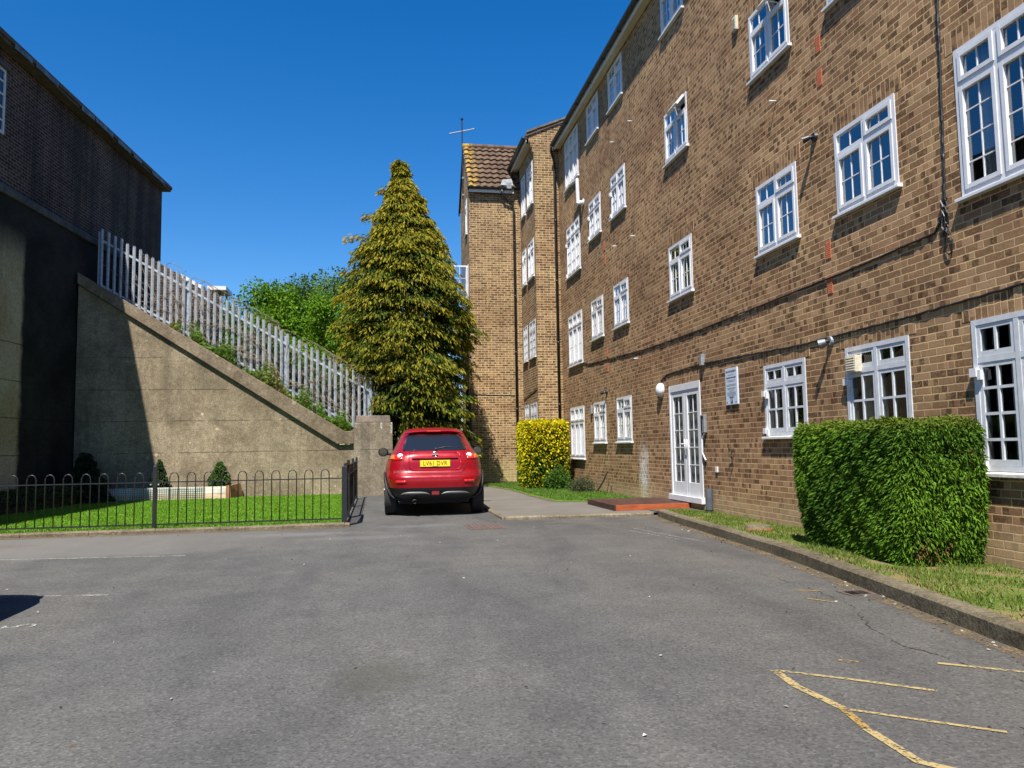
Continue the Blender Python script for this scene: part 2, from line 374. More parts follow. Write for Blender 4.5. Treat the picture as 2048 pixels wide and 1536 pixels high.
def main_special(t, col, P, x, y, z):
    # white salt bloom under the overflow pipe by the entrance, tan lower courses
    dy = t.math('ABSOLUTE', t.math('SUBTRACT', y, t.math('ADD', 15.3, t.math('MULTIPLY', t.math('SUBTRACT', t.noise(P, 2.5, 3), 0.5), 0.5))))
    k = t.math('MULTIPLY', t.math('SUBTRACT', 1.0, t.smooth(dy, 0.1, 0.42)), t.math('SUBTRACT', 1.0, t.smooth(z, 0.7, 1.4)))
    k = t.math('MULTIPLY', k, t.smooth(t.noise(P, 14, 3), 0.3, 0.6))
    col = t.mix(t.math('MULTIPLY', k, 0.85), col, (0.66, 0.64, 0.60))
    k2 = t.math('SUBTRACT', 1.0, t.smooth(t.math('ADD', z, t.math('MULTIPLY', t.noise(P, 1.5, 3), 0.3)), 0.35, 0.62))
    col = t.mix(t.math('MULTIPLY', k2, 0.5), col, (0.42, 0.31, 0.18))
    return col
MORTAR = (0.58, 0.42, 0.235)
M['brick'] = brick_mat('brick', STOPS, MORTAR, special=main_special)
M['brick_soldier'] = brick_mat('brick_soldier', STOPS, MORTAR, swap=True)
STOPS2 = [(0.0, (0.125, 0.078, 0.038)), (0.35, (0.20, 0.132, 0.068)), (0.7, (0.285, 0.195, 0.102)), (1.0, (0.33, 0.23, 0.122))]
def far_special(t, col, P, x, y, z):
    k2 = t.math('SUBTRACT', 1.0, t.smooth(t.math('ADD', z, t.noise(P, 1.5, 3)), 0.6, 1.6))
    return t.mix(t.math('MULTIPLY', k2, 0.45), col, (0.42, 0.35, 0.17))
M['brick_far'] = brick_mat('brick_far', STOPS2, (0.68, 0.54, 0.33), special=far_special)
M['brick_shaded'] = brick_mat('brick_shaded', [(0.0, (0.035, 0.022, 0.018)), (0.5, (0.07, 0.044, 0.034)), (1.0, (0.11, 0.07, 0.052))], (0.24, 0.2, 0.18), shade_dark=0.62, mw=0.014)  # dark palette and streaks put the building's shade into the brick
M['white'] = plain('white_paint', (0.60, 0.605, 0.62), 0.35, var=0.07)
M['white_old'] = plain('white_old', (0.52, 0.535, 0.56), 0.55, var=0.1, scale=14)
M['sill_white'] = plain('sill_white', (0.55, 0.54, 0.51), 0.6, var=0.18, scale=18)
M['soffit'] = plain('soffit', (0.52, 0.47, 0.37), 0.7, var=0.08)
M['black_plastic'] = plain('black_plastic', (0.009, 0.009, 0.010), 0.45, var=0.2)
M['black_metal'] = plain('black_metal', (0.014, 0.015, 0.015), 0.4, var=0.3, scale=20)
M['lead'] = plain('lead', (0.24, 0.255, 0.27), 0.5, 0.3, var=0.25, scale=10)
M['galv'] = plain('galvanised', (0.36, 0.395, 0.43), 0.5, 0.35, var=0.22, scale=9)
M['dark_tile'] = plain('dark_tile', (0.09, 0.065, 0.05), 0.85, var=0.3)
M['terracotta'] = plain('terracotta', (0.42, 0.13, 0.06), 0.85, var=0.2, scale=30)
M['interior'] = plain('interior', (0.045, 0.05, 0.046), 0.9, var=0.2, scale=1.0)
M['net'] = plain('net_curtain', (0.62, 0.63, 0.62), 0.9, var=0.12, scale=20)
M['cream'] = plain('cream_curtain', (0.52, 0.47, 0.36), 0.9, var=0.15, scale=20)
M['teal'] = plain('teal_curtain', (0.05, 0.26, 0.26), 0.9, var=0.15, scale=8)
M['blind'] = plain('blind', (0.72, 0.70, 0.64), 0.85, var=0.08, scale=8)
M['timber_red'] = None
def m_glass(name='window_glass', gain=2.6, lo=0.05):
    t = NT(name)
    fr = t.n('ShaderNodeFresnel'); fr.inputs['IOR'].default_value = 1.52
    k = t.math('ADD', t.math('MULTIPLY', fr.outputs[0], gain), lo, clamp=True)
    P = t.pos(); b = t.bump(t.noise(P, 1.3, 2), 0.012, 0.05)
    gl = t.n('ShaderNodeBsdfGlossy'); gl.inputs['Roughness'].default_value = 0.015; gl.inputs['Color'].default_value = (0.95, 0.97, 1, 1); t.put(gl.inputs['Normal'], b)
    tr = t.n('ShaderNodeBsdfTransparent'); tr.inputs['Color'].default_value = (0.78, 0.82, 0.82, 1)
    mx = t.n('ShaderNodeMixShader'); t.put(mx.inputs[0], k)
    t.t.links.new(tr.outputs[0], mx.inputs[1]); t.t.links.new(gl.outputs[0], mx.inputs[2]); t.t.links.new(mx.outputs[0], t.out.inputs[0])
    return t.m
M['glass'] = m_glass(); M['glass_old'] = m_glass('old_glass', 0.9, 0.0)
def m_wood(name, a, b, axis=0, boards=None):
    t = NT(name); P = t.pos()
    sc = [3, 3, 3]; sc[axis] = 0.35
    n = t.noise(t.vscale(P, tuple(s * 6 for s in sc)), 1.0, 5, 0.65); n2 = t.noise(P, 3, 3)
    c = t.mix(t.smooth(n, 0.3, 0.7), a, b); c = t.mix(1.0, c, t.ramp(n2, [(0.3, 0.75), (0.7, 1.2)]), 'MULTIPLY')
    t.bsdf(c, 0.65, 0, t.bump(n, 0.3, 0.004), 0.3); return t.m
M['deck'] = m_wood('deck_boards', (0.042, 0.019, 0.014), (0.075, 0.036, 0.026), 1)
M['deck_edge'] = m_wood('deck_edge', (0.30, 0.062, 0.018), (0.40, 0.10, 0.035), 0)
M['plank'] = m_wood('bed_plank', (0.55, 0.5, 0.42), (0.75, 0.71, 0.64), 0)
M['plank_low'] = m_wood('bed_plank_low', (0.48, 0.36, 0.24), (0.66, 0.52, 0.38), 0)
M['plank_brown'] = m_wood('bed_post', (0.22, 0.1, 0.05), (0.36, 0.18, 0.09), 2)
M['leaf'] = foliage_mat('leaf', 0.35, 0.6, 0.15)
M['needle'] = foliage_mat('needle', 0.18, 0.7, 0.08)
M['grass'] = foliage_mat('grass', 0.3, 0.55)
M['bark'] = plain('bark', (0.11, 0.075, 0.05), 0.95, var=0.4, scale=12, bump=0.6)
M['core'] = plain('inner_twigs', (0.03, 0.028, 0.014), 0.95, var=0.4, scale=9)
def m_soil(name, cols, scale=2.0):
    t = NT(name); P = t.pos()
    n = t.noise(P, scale, 6, 0.65); f = t.noise(P, 60, 3, 0.7)
    c = t.ramp(n, cols); c = t.mix(1.0, c, t.ramp(f, [(0.3, 0.6), (0.7, 1.3)]), 'MULTIPLY')
    t.bsdf(c, 0.95, 0, t.bump(f, 0.8, 0.02), 0.1); return t.m
M['turf'] = m_soil('turf', [(0.3, (0.07, 0.16, 0.012)), (0.6, (0.10, 0.22, 0.016)), (0.8, (0.13, 0.22, 0.03))])
M['turf_dry'] = m_soil('turf_dry', [(0.3, (0.07, 0.13, 0.016)), (0.46, (0.11, 0.15, 0.03)), (0.56, (0.2, 0.155, 0.07)), (0.8, (0.27, 0.185, 0.10))], 1.9)
M['earth'] = m_soil('earth', [(0.3, (0.05, 0.045, 0.02)), (0.7, (0.12, 0.09, 0.05))])
def m_mark(name, col, wear):
    t = NT(name); P = t.pos()
    n = t.math('ADD', t.math('MULTIPLY', t.noise(P, 60, 3, 0.7), 0.6), t.math('MULTIPLY', t.noise(P, 5, 4, 0.65), 0.4))
    c = t.mix(t.noise(P, 30, 3), tuple(v * 0.75 for v in col), col)
    t.bsdf(c, 0.8, 0, None, 0.2, alpha=t.smooth(n, wear, wear + 0.1)); return t.m
M['mark_white'] = m_mark('mark_white', (0.40, 0.39, 0.36), 0.46)
M['mark_yellow'] = m_mark('mark_yellow', (0.37, 0.285, 0.13), 0.41)
M['mark_orange'] = m_mark('mark_orange', (0.33, 0.215, 0.065), 0.45)
M['mark_faint'] = m_mark('mark_faint', (0.27, 0.21, 0.10), 0.55)
M['mark_faint_white'] = m_mark('mark_faint_white', (0.26, 0.25, 0.235), 0.46)
M['mark_scuff'] = m_mark('mark_scuff', (0.17, 0.165, 0.15), 0.52)
M['dirt'] = m_mark('kerb_dirt', (0.165, 0.122, 0.07), 0.45)
M['crack'] = m_mark('crack', (0.05, 0.045, 0.04), 0.46)

# ================================================================== SETTING
b = MB(); b.grid(lambda a, c: (-250 + 500 * a, -200 + 500 * c, 0.0), 4, 4); structure(b, 'parking_lot', M['asphalt'])

def ribbon(pts, wd, z):                        # flat strip on the ground
    m = MB(); P = [Vector((p[0], p[1], 0)) for p in pts]; vs = []
    ws = wd if isinstance(wd, (list, tuple)) else [wd] * len(P)
    for i, p in enumerate(P):
        d = (P[min(i + 1, len(P) - 1)] - P[max(i - 1, 0)]).normalized(); n = Vector((-d.y, d.x, 0))
        vs += [p + n * ws[i] / 2 + Vector((0, 0, z)), p - n * ws[i] / 2 + Vector((0, 0, z))]
    m.add(vs, [(2 * i, 2 * i + 1, 2 * i + 3, 2 * i + 2) for i in range(len(P) - 1)])
    return m
def dense(pts, n=8, wob=0.0):
    out = []
    for a, c in zip(pts[:-1], pts[1:]):
        for k in range(n): out.append(tuple(a[i] + (c[i] - a[i]) * k / n + (random.uniform(-wob, wob) if k else 0) for i in range(len(a))))
    out.append(tuple(pts[-1])); return out
def mark(pts, wd, mat='mark_yellow', name='road_marking', z=0.004): return structure(ribbon(pts, wd * 0.62 if not isinstance(wd, list) else wd, z), name, M[mat])

mark(dense([(-9.0, 9.68), (-4.2, 9.62), (-2.15, 9.37)]), 0.075, 'mark_white')
mark(dense([(-9.0, 7.13), (-3.1, 7.12), (-2.2, 6.97)]), 0.06, 'mark_white')
mark(dense([(2.00, 3.77), (1.97, 3.50), (2.0, 3.18)], 4), 0.075, 'mark_yellow')
mark(dense([(2.0, 3.18), (1.95, 2.93)], 4), 0.06, 'mark_orange')
mark(dense([(1.95, 2.93), (1.93, 2.60), (2.05, 2.45), (2.3, 2.35)], 4), 0.07, 'mark_yellow')
mark(dense([(2.02, 3.75), (2.27, 3.55), (2.56, 3.29)], 5), 0.05, 'mark_yellow')
mark(dense([(2.58, 3.27), (2.95, 3.02)], 4), 0.04, 'mark_faint')
mark(dense([(2.02, 3.15), (2.23, 2.97), (2.46, 2.78)], 5), 0.04, 'mark_yellow')
mark(dense([(2.46, 2.78), (2.9, 2.45)], 4), 0.04, 'mark_faint')
mark(dense([(2.88, 3.69), (3.22, 3.42)], 5), 0.055, 'mark_yellow')
mark([(3.24, 5.72), (3.42, 5.66)], 0.05, 'mark_orange'); mark([(3.42, 5.67), (3.33, 5.55)], 0.04, 'mark_faint')
mark([(3.16, 5.4), (3.27, 5.24)], 0.05, 'mark_orange'); mark([(3.4, 5.3), (3.36, 5.16)], 0.05, 'mark_faint')
mark([(2.42, 3.86), (2.5, 3.8)], 0.05, 'mark_orange'); mark([(1.82, 3.93), (1.94, 3.9)], 0.06, 'mark_faint')
mark([(2.78, 7.75), (3.35, 7.62)], 0.05, 'mark_faint'); mark([(3.55, 7.6), (3.62, 7.3)], 0.05, 'mark_faint')
mark(dense([(3.55, 10.5), (3.75, 9.3), (3.86, 8.75)], 4), 0.07, 'mark_faint_white')
mark(dense([(3.40, 10.3), (3.68, 9.0)], 4), 0.05, 'mark_faint_white')
mark([(-1.9, 8.1), (-1.55, 7.9), (-1.2, 7.75)], [0.06, 0.15, 0.07], 'mark_scuff'); mark([(-1.6, 7.35), (-1.25, 7.35)], 0.05, 'mark_scuff')
mark([(-1.35, 5.75), (-0.95, 5.8)], 0.05, 'mark_scuff')

def text_mesh(name, body, size, mat, parent=None, M4=None, extrude=0.0, kind=None, ax=1.0, space=1.0):
    c = bpy.data.curves.new(name, 'FONT'); c.body = body; c.size = size; c.extrude = extrude
    c.align_x = 'CENTER'; c.align_y = 'CENTER'; c.space_character = space; c.resolution_u = 3
    tmp = bpy.data.objects.new('tmp', c); COL.objects.link(tmp)
    dg = bpy.context.evaluated_depsgraph_get(); dg.update()
    me = bpy.data.meshes.new_from_object(tmp.evaluated_get(dg)); bpy.data.objects.remove(tmp)
    me.name = name; me.materials.clear(); me.materials.append(mat)
    me.transform(Matrix.Diagonal((ax, 1, 1, 1)))
    if M4 is not None: me.transform(M4)
    o = bpy.data.objects.new(name, me); COL.objects.link(o)
    if parent is not None:
        r = parent
        while r.parent is not None: r = r.parent
        me.transform(Matrix.Translation(-r.location)); o.parent = parent
    if kind: o['kind'] = kind
    return o
text_mesh('painted_number', '5', 0.30, M['mark_white'], None,
          Matrix.Translation((-2.40, 5.88, 0.004)) @ Matrix.Rotation(R(97), 4, 'Z'), kind='structure')

# cracks and dirt at the kerbs
structure(ribbon(dense([(3.36, 6.6), (3.42, 5.9), (3.32, 5.1), (3.05, 4.5), (2.95, 4.1), (3.05, 3.3), (3.0, 2.6)], 14, 0.022), 0.012, 0.003), 'asphalt_crack', M['crack'])
structure(ribbon(dense([(1.62, 13.1), (1.86, 11.9), (2.6, 11.95), (4.2, 12.0)], 8, 0.015), 0.016, 0.003), 'asphalt_crack', M['crack'])
KR = [(4.52, 12.15), (4.40, 11.2), (4.24, 9.3), (4.05, 7.2), (3.76, 5.4), (3.52, 4.0), (3.32, 2.6), (3.1, 0.5), (2.95, -2.5)]
structure(ribbon(dense([(x - 0.05, y) for x, y in KR], 10, 0.02), 0.16, 0.002), 'kerb_dirt', M['dirt'])
structure(ribbon(dense([(-9, 12.0), (-0.45, 12.03)], 30, 0.03), 0.22, 0.002), 'kerb_dirt', M['dirt'])

# right kerb: stones 0.9 m long
def kerb_run(pts, width, h, mat, inward, z0=-0.1, L=0.91, gap=0.006):
    m = MB(); P = [Vector((a, c, 0)) for a, c in pts]
    seg = []; acc = 0
    fine = []
    for a, c in zip(P[:-1], P[1:]):
        n = max(1, int((c - a).length / 0.02))
        for k in range(n): fine.append(a.lerp(c, k / n))
    fine.append(P[-1]); step = int(L / 0.02)
    for k in range(0, len(fine) - 2, step):
        a = fine[k]; c = fine[min(k + step, len(fine) - 1)]
        d = (c - a); ln = d.length
        if ln < 0.05: continue
        d.normalize(); n = Vector((d.y, -d.x, 0)) * inward
        a2 = a + d * gap / 2; c2 = c - d * gap / 2; jz = random.uniform(-0.004, 0.004)
        q = [a2, c2, c2 + n * width, a2 + n * width]
        ch = 0.02
        q2 = [a2 + n * ch, c2 + n * ch, c2 + n * width, a2 + n * width]
        vs = [p + Vector((0, 0, z0)) for p in q] + [p + Vector((0, 0, h - ch + jz)) for p in q] + [p + Vector((0, 0, h + jz)) for p in q2]
        fs = [(0, 1, 5, 4), (4, 5, 9, 8), (8, 9, 10, 11), (2, 3, 7, 6), (6, 7, 11, 10), (0, 4, 8, 11, 7, 3), (1, 2, 6, 10, 9, 5), (0, 3, 2, 1)]
        m.add(vs, fs)
    return m
structure(kerb_run(KR, 0.13, 0.118, 'kerb', -1), 'kerb', M['kerb_dark'])
structure(kerb_run([(-9.5, 12.06), (-0.42, 12.12)], 0.12, 0.062, 'kerb', -1), 'lawn_kerb', M['kerb'])
structure(kerb_run([(2.02, 12.38), (4.5, 12.28)], 0.12, 0.055, 'kerb', -1), 'path_kerb', M['kerb'])
structure(kerb_run([(1.99, 24.4), (1.99, 12.46)], 0.06, 0.05, 'kerb', -1), 'path_edging', M['kerb'])

def sheet(name, outline, z, mat, n=None):
    m = MB(); m.add([(p[0], p[1], (p[2] if len(p) > 2 else z)) for p in outline], [tuple(range(len(outline)))])
    return structure(m, name, mat)
sheet('footpath', [(2.05, 12.48), (5.425, 12.40), (5.425, 15.05), (4.4, 15.1), (3.62, 15.6), (3.5, 17.5), (3.5, 20.2), (2.95, 24.58), (2.05, 24.58)], 0.045, M['path'])
sheet('lawn', [(-0.53, 12.25), (-0.53, 20.4), (-7.4, 20.4), (-8.6, 12.2)], 0.045, M['turf'])
sheet('far_lawn', [(5.425, 15.06), (5.425, 22.18), (4.6, 24.58), (2.96, 24.58), (3.51, 20.2), (3.51, 17.5), (3.63, 15.61), (4.4, 15.11)], 0.05, M['turf'])
sheet('path_dirt', [(3.03, 24.57), (3.57, 20.2), (3.56, 17.5), (3.68, 15.66), (4.4, 15.17), (5.42, 15.1), (5.42, 14.98), (4.3, 15.0), (3.5, 15.5), (3.43, 17.5), (3.43, 20.2), (2.88, 24.57)], 0.054, M['dirt'])
vb = [(x + 0.125, y) for x, y in KR]
m = MB()
for (a, c) in zip(vb[:-1], vb[1:]):
    m.add([(a[0], a[1], 0.105), (5.425, a[1], 0.04), (5.425, c[1], 0.04), (c[0], c[1], 0.105)], [(0, 1, 2, 3)])
structure(m, 'verge', M['turf_dry'])
def emb_z(x, y=21):
    zc = 1.45 + 0.60 * (-0.95 - x)
    return max(1.45, min(zc, 6.2)) if x < -0.75 else max(-0.02, 1.45 * (1 - (x + 0.75) / 1.3))
m = MB()
m.grid(lambda a, c: (-16 + 16.6 * a, 20.72 + 24 * c * c, emb_z(-16 + 16.6 * a) + (0.08 * math.sin(17 * a + 5 * c))), 60, 10)
structure(m, 'embankment', M['earth'])

# ================================================================== BUILDINGS (right side)
def wall_with_holes(m, X, Y0, Y1, Z0, Z1, holes, depth=0.11):
    ys = sorted({Y0, Y1, *[h[0] for h in holes], *[h[1] for h in holes]}); zs = sorted({Z0, Z1, *[h[2] for h in holes], *[h[3] for h in holes]})
    for a, c in zip(ys[:-1], ys[1:]):
        for e, g in zip(zs[:-1], zs[1:]):
            cy, cz = (a + c) / 2, (e + g) / 2
            if any(h[0] < cy < h[1] and h[2] < cz < h[3] for h in holes): continue
            m.add([(X, a, e), (X, a, g), (X, c, g), (X, c, e)], [(0, 1, 2, 3)])
    for (a, c, e, g) in holes:
        d = X + depth
        m.add([(X, a, e), (X, a, g), (d, a, g), (d, a, e)], [(0, 1, 2, 3)]); m.add([(X, c, e), (X, c, g), (d, c, g), (d, c, e)], [(3, 2, 1, 0)])
        m.add([(X, a, e), (X, c, e), (d, c, e), (d, a, e)], [(3, 2, 1, 0)]); m.add([(X, a, g), (X, c, g), (d, c, g), (d, a, g)], [(0, 1, 2, 3)])

def window(root, X, Ya, Yb, z0, z1, cols=2, thick=False, vent=0.29, rows=2, open_vent=None, curtain=None, sill=True, lintel=True, mat='white', fan=False, old=False, hinge=False, vbars=True, tophung=()):
    """casement window facing -X; Ya near, Yb far"""
    f = MB(); fw = 0.05; xf = X - 0.012; xb = X + 0.10
    f.box(xf, xb, Ya, Ya + fw, z0, z1); f.box(xf, xb, Yb - fw, Yb, z0, z1)
    f.box(xf + .001, xb, Ya + fw, Yb - fw, z1 - fw, z1); f.box(xf + .001, xb, Ya + fw, Yb - fw, z0, z0 + fw)
    zt = z1 - (z1 - z0) * vent
    W = (Yb - Ya - 2 * fw); cw = W / cols; ys = [Ya + fw + cw * k for k in range(cols + 1)]
    for k in range(1, cols): f.box(xf + .002, xb, ys[k] - 0.026, ys[k] + 0.026, z0 + fw, z1 - fw)
    for k in range(cols):
        a = ys[k] + (0.026 if k else 0); c = ys[k + 1] - (0.026 if k < cols - 1 else 0)
        f.box(xf + .003, xb, a, c, zt - 0.026, zt + 0.026)
        for r, (e, g) in enumerate(((z0 + fw, zt - 0.026), (zt + 0.026, z1 - fw))):
            if open_vent is not None and r == 1 and k in open_vent: continue
            sw = 0.042; x0 = X - 0.022 if not old else X - 0.004; x1 = X + 0.045
            if not old and (k + r) % 2 == 0 and cols == 2 and not thick and k == 1: sw = 0.018; x0 = X + 0.01      # fixed light: bead only
            f.box(x0, x1, a + .002, a + sw, e + .002, g - .002); f.box(x0, x1, c - sw, c - .002, e + .002, g - .002)
            f.box(x0 + .001, x1, a + sw, c - sw, e + .002, e + sw + (0.012 if thick else 0)); f.box(x0 + .001, x1, a + sw, c - sw, g - sw, g - .002)
            bw = 0.013 if thick else 0.006; bx0, bx1 = (X - 0.004, X + 0.020) if thick else (X + 0.003, X + 0.018)
            ym = (a + c) / 2
            if vbars: f.box(bx0, bx1, ym - bw, ym + bw, e + sw, g - sw)
            nr = rows if r == 0 else 1
            for q in range(1, nr):
                zz = e + (g - e) * q / nr; f.box(bx0 + .001, bx1 - .001, a + sw, c - sw, zz - bw, zz + bw)
    w_ = f.build('window', M['white_old' if old else mat], root)
    p = MB(); p.add([(X + 0.012, Ya + .03, z0 + .03), (X + 0.012, Ya + .03, z1 - .03), (X + 0.012, Yb - .03, z1 - .03), (X + 0.012, Yb - .03, z0 + .03)], [(0, 1, 2, 3)])
    if open_vent is not None:
        p = MB()
        for k in range(cols):
            zz = zt if k in open_vent else z1 - .03
            p.add([(X + 0.012, ys[k], z0 + .03), (X + 0.012, ys[k], zz), (X + 0.012, ys[k + 1], zz), (X + 0.012, ys[k + 1], z0 + .03)], [(0, 1, 2, 3)])
        for k in open_vent:
            a = ys[k] + 0.01; c = ys[k + 1] - 0.01; h = (z1 - fw) - (zt + 0.02); ang = R(38)
            def q(y, d, off): return (X - 0.02 - math.sin(ang) * d - math.cos(ang) * off, y, z1 - fw - math.cos(ang) * d + math.sin(ang) * off)
            v = MB(); t_ = 0.04
            for (ya, yc, d0, d1) in ((a, a + .045, 0, h), (c - .045, c, 0, h), (a + .045, c - .045, 0, .045), (a + .045, c - .045, h - .045, h), ((a + c) / 2 - .006, (a + c) / 2 + .006, .045, h - .045)):
                v.add([q(ya, d0, 0), q(yc, d0, 0), q(yc, d1, 0), q(ya, d1, 0), q(ya, d0, t_), q(yc, d0, t_), q(yc, d1, t_), q(ya, d1, t_)],
                      [(0, 3, 2, 1), (4, 5, 6, 7), (0, 1, 5, 4), (1, 2, 6, 5), (2, 3, 7, 6), (3, 0, 4, 7)])
            v.cyl((X + 0.02, (a + c) / 2, zt + 0.06), q((a + c) / 2, h - 0.02, 0), 0.008, 6)
            v.build('open_vent', M['white'], w_)
            g_ = MB(); g_.add([q(a + .03, .03, .02), q(c - .03, .03, .02), q(c - .03, h - .03, .02), q(a + .03, h - .03, .02)], [(0, 1, 2, 3)]); g_.build('vent_pane', M['glass'], w_)
    p.build('pane', M['glass_old' if old else 'glass'], w_)
    if sill:
        s = MB(); pr = 0.062
        s.prism([(X - pr, Ya - .045, z0 - .05), (X - pr, Ya - .045, z0 - .018), (X + .02, Ya - .045, z0 + .001), (X + .02, Ya - .045, z0 - .05)], (0, Yb - Ya + .09, 0))
        s.build('sill', M['sill_white' if old else mat], w_, bevel=0.004)
    if lintel:
        l = MB(); l.box(X - 0.004, X + 0.03, Ya - 0.11, Yb + 0.11, z1 + 0.002, z1 + 0.222); l.build('lintel', M['brick_soldier'], w_)
    if hinge:
        for zz in ((zt - 0.12), (z0 + 0.06)):
            h = MB(); yy = Yb - 0.02
            h.box(X - 0.055, X - 0.0125, yy - 0.05, yy + 0.03, zz - 0.03, zz + 0.05); h.box(X - 0.045, X - 0.0126, yy - 0.09, yy - 0.05, zz - 0.06, zz + 0.03)
            h.build('hinge_block', M['white'], w_)
    if curtain:
        kind, spans = curtain
        cm = MB()
        for (s0, s1) in spans:
            ya, yc = Ya + (Yb - Ya) * s0, Ya + (Yb - Ya) * s1; ph = random.uniform(0, 6)
            cm.grid(lambda a, c_: (X + 0.17 + 0.018 * math.sin(ph + (ya + (yc - ya) * a) * 75), ya + (yc - ya) * a, z0 + 0.02 + (z1 - z0 - 0.04) * c_), max(8, int((yc - ya) / 0.012)), 1)
        cm.build('curtain', M[kind], w_, smooth=True)
    if fan:
        v = MB(); v.box(X - 0.09, X + 0.04, Yb - 0.30, Yb - 0.11, z1 - 0.30, z1 - 0.11)
        for k in range(6): v.box(X - 0.098, X - 0.09, Yb - 0.285, Yb - 0.125, z1 - 0.285 + k * 0.028, z1 - 0.27 + k * 0.028)
        v.build('extractor_fan', M['cream'], w_, bevel=0.006)
    return w_

# ---- main block
FX = 5.43
main = thing('apartment_building', (5.43, 9.0, 0), 'long four storey brown brick apartment block with white casement windows on the right', 'building')
C1 = (19.85, 21.33); C2 = (17.88, 18.93); C3 = (15.97, 17.02); C4 = (12.49, 13.56); C5 = (9.06, 10.14); C6 = (7.09, 8.19); C7 = (4.77, 6.23)
T = [2.26, 4.86, 7.44, 10.02]
wins = []
def add(cl, fl, zb, **k): wins.append((cl, zb, T[fl], k))
full = [(0.03, 0.97)]; sides = [(0.03, 0.25), (0.75, 0.97)]
add(C1, 0, 0.86, cols=3, vent=0.3, rows=1, curtain=('net', [(0.03, 0.30), (0.7, 0.97)]), sill=True)
add(C2, 0, 1.27, curtain=('net', [(0.4, 0.9)])); add(C3, 0, 1.27, curtain=('teal', full))
add(C5, 0, 1.27, thick=True, old=True, hinge=True, curtain=('cream', [(0.9, 0.97)])); add(C6, 0, 1.27, thick=True, old=True, hinge=True, fan=True, curtain=('cream', [(0.8, 0.97)]))
add(C7, 0, 0.88, cols=3, thick=True, old=True, rows=4, vent=0.27, hinge=True, curtain=('net', [(0.02, 0.835), (0.955, 0.985)]))
add(C1, 1, 3.44, cols=3, vent=0.27, curtain=('net', full)); add(C2, 1, 3.87, curtain=('net', [(0.05, 0.4), (0.7, 0.95)])); add(C3, 1, 3.88, curtain=('teal', [(0.03, 0.62)]))
add(C4, 1, 3.87, curtain=('cream', [(0.62, 0.95)])); add(C5, 1, 3.87); add(C6, 1, 3.87); add(C7, 1, 3.44, cols=3, rows=4, vent=0.25, curtain=('net', [(0.86, 0.93)]))
add(C1, 2, 6.0, cols=3, thick=True, rows=3, vent=0.26, hinge=True, curtain=('net', full)); add(C2, 2, 6.45, thick=True, hinge=True, curtain=('net', [(0.03, 0.5)])); add(C3, 2, 6.46, thick=True, hinge=True)
add(C4, 2, 6.47, open_vent=(0,)); add(C5, 2, 6.47, open_vent=(0,)); add(C6, 2, 6.46); add(C7, 2, 6.03, cols=3, rows=4, vent=0.25)
add(C1, 3, 8.58, cols=3, vent=0.3, curtain=('net', [(0.03, 0.3), (0.7, 0.97)])); add(C2, 3, 9.06); add(C3, 3, 9.06); add(C4, 3, 9.02); add(C5, 3, 9.02); add(C6, 3, 9.02)
DOOR = (12.36, 13.78, 0.20, 2.26)
holes = [(c[0], c[1], zb, zt) for c, zb, zt, k in wins] + [DOOR]
Y0, Y1, ZE = -5.0, 22.19, 10.14
m = MB(); wall_with_holes(m, FX, Y0, Y1, -0.2, ZE, holes)
m.add([(FX, Y0, -0.2), (13, Y0, -0.2), (13, Y0, ZE), (FX, Y0, ZE)], [(0, 1, 2, 3)])
m.add([(13, Y0, -0.2), (13, Y1, -0.2), (13, Y1, ZE), (13, Y0, ZE)], [(0, 1, 2, 3)])
m.add([(13, Y1, -0.2), (5.46, Y1, -0.2), (5.46, Y1, ZE), (13, Y1, ZE)], [(0, 1, 2, 3)])
m.build('wall', M['brick'], main)
m = MB(); m.box(9.0, 9.1, Y0 + .1, Y1 - .1, -0.1, ZE - .1)
for k, z in enumerate((0.02, 2.55, 5.15, 7.75, 10.08)): m.box(FX + 0.13, 8.99, Y0 + .1, Y1 - .1, z - 0.1 if k else z - 0.05, z + 0.02)
for y in (21.9, 19.3, 17.4, 15.3, 11.4, 8.6, 6.6, 3.5): m.box(FX + 0.13, 8.98, y - .05, y + .05, 0.05, ZE - .12)
m.build('interior_wall', M['interior'], main)
for c, zb, zt, k in wins: window(main, FX, c[0], c[1], zb, zt, **k)
# roof, soffit, fascia, gutter
m = MB(); m.prism([(5.25, Y0 - .2, 10.13), (5.25, Y0 - .2, 10.22), (9.2, Y0 - .2, 12.6), (13.3, Y0 - .2, 10.22), (13.3, Y0 - .2, 10.13)], (0, Y1 + .2 - Y0, 0)); m.build('roof', M['dark_tile'], main)
m = MB(); m.box(5.275, 5.43, Y0 - .2, Y1 - .3, 10.10, 10.128); m.build('soffit', M['soffit'], main)
m = MB(); m.box(5.245, 5.272, Y0 - .2, Y1 - .3, 10.07, 10.24); m.build('fascia', M['white'], main)
def gutter(m, xa, ya, xb, yb, z, nx, ny, r=0.062):
    n = 8; vs = []
    for (x, y) in ((xa, ya), (xb, yb)):
        for i in range(n + 1):
            a = math.pi + math.pi * i / n
            for rr in (r, r - 0.008): vs.append((x + nx * (r + rr * math.cos(a)), y + ny * (r + rr * math.cos(a)), z + rr * math.sin(a)))
    k = 2 * (n + 1); fs = []
    for i in range(n):
        o = 2 * i
        fs += [(o, o + 2, k + o + 2, k + o), (o + 1, k + o + 1, k + o + 3, o + 3), (o, o + 1, o + 3, o + 2), (k + o, k + o + 2, k + o + 3, k + o + 1)]
    fs += [(0, k, k + 1, 1), (2 * n, 2 * n + 1, k + 2 * n + 1, k + 2 * n)]
    m.add(vs, fs)
m = MB(); gutter(m, 5.243, Y0 - .2, 5.243, Y1 - .25, 10.215, -1, 0)
for k in range(22): m.box(5.11, 5.25, Y0 + k * 1.2, Y0 + k * 1.2 + 0.03, 10.145, 10.16)
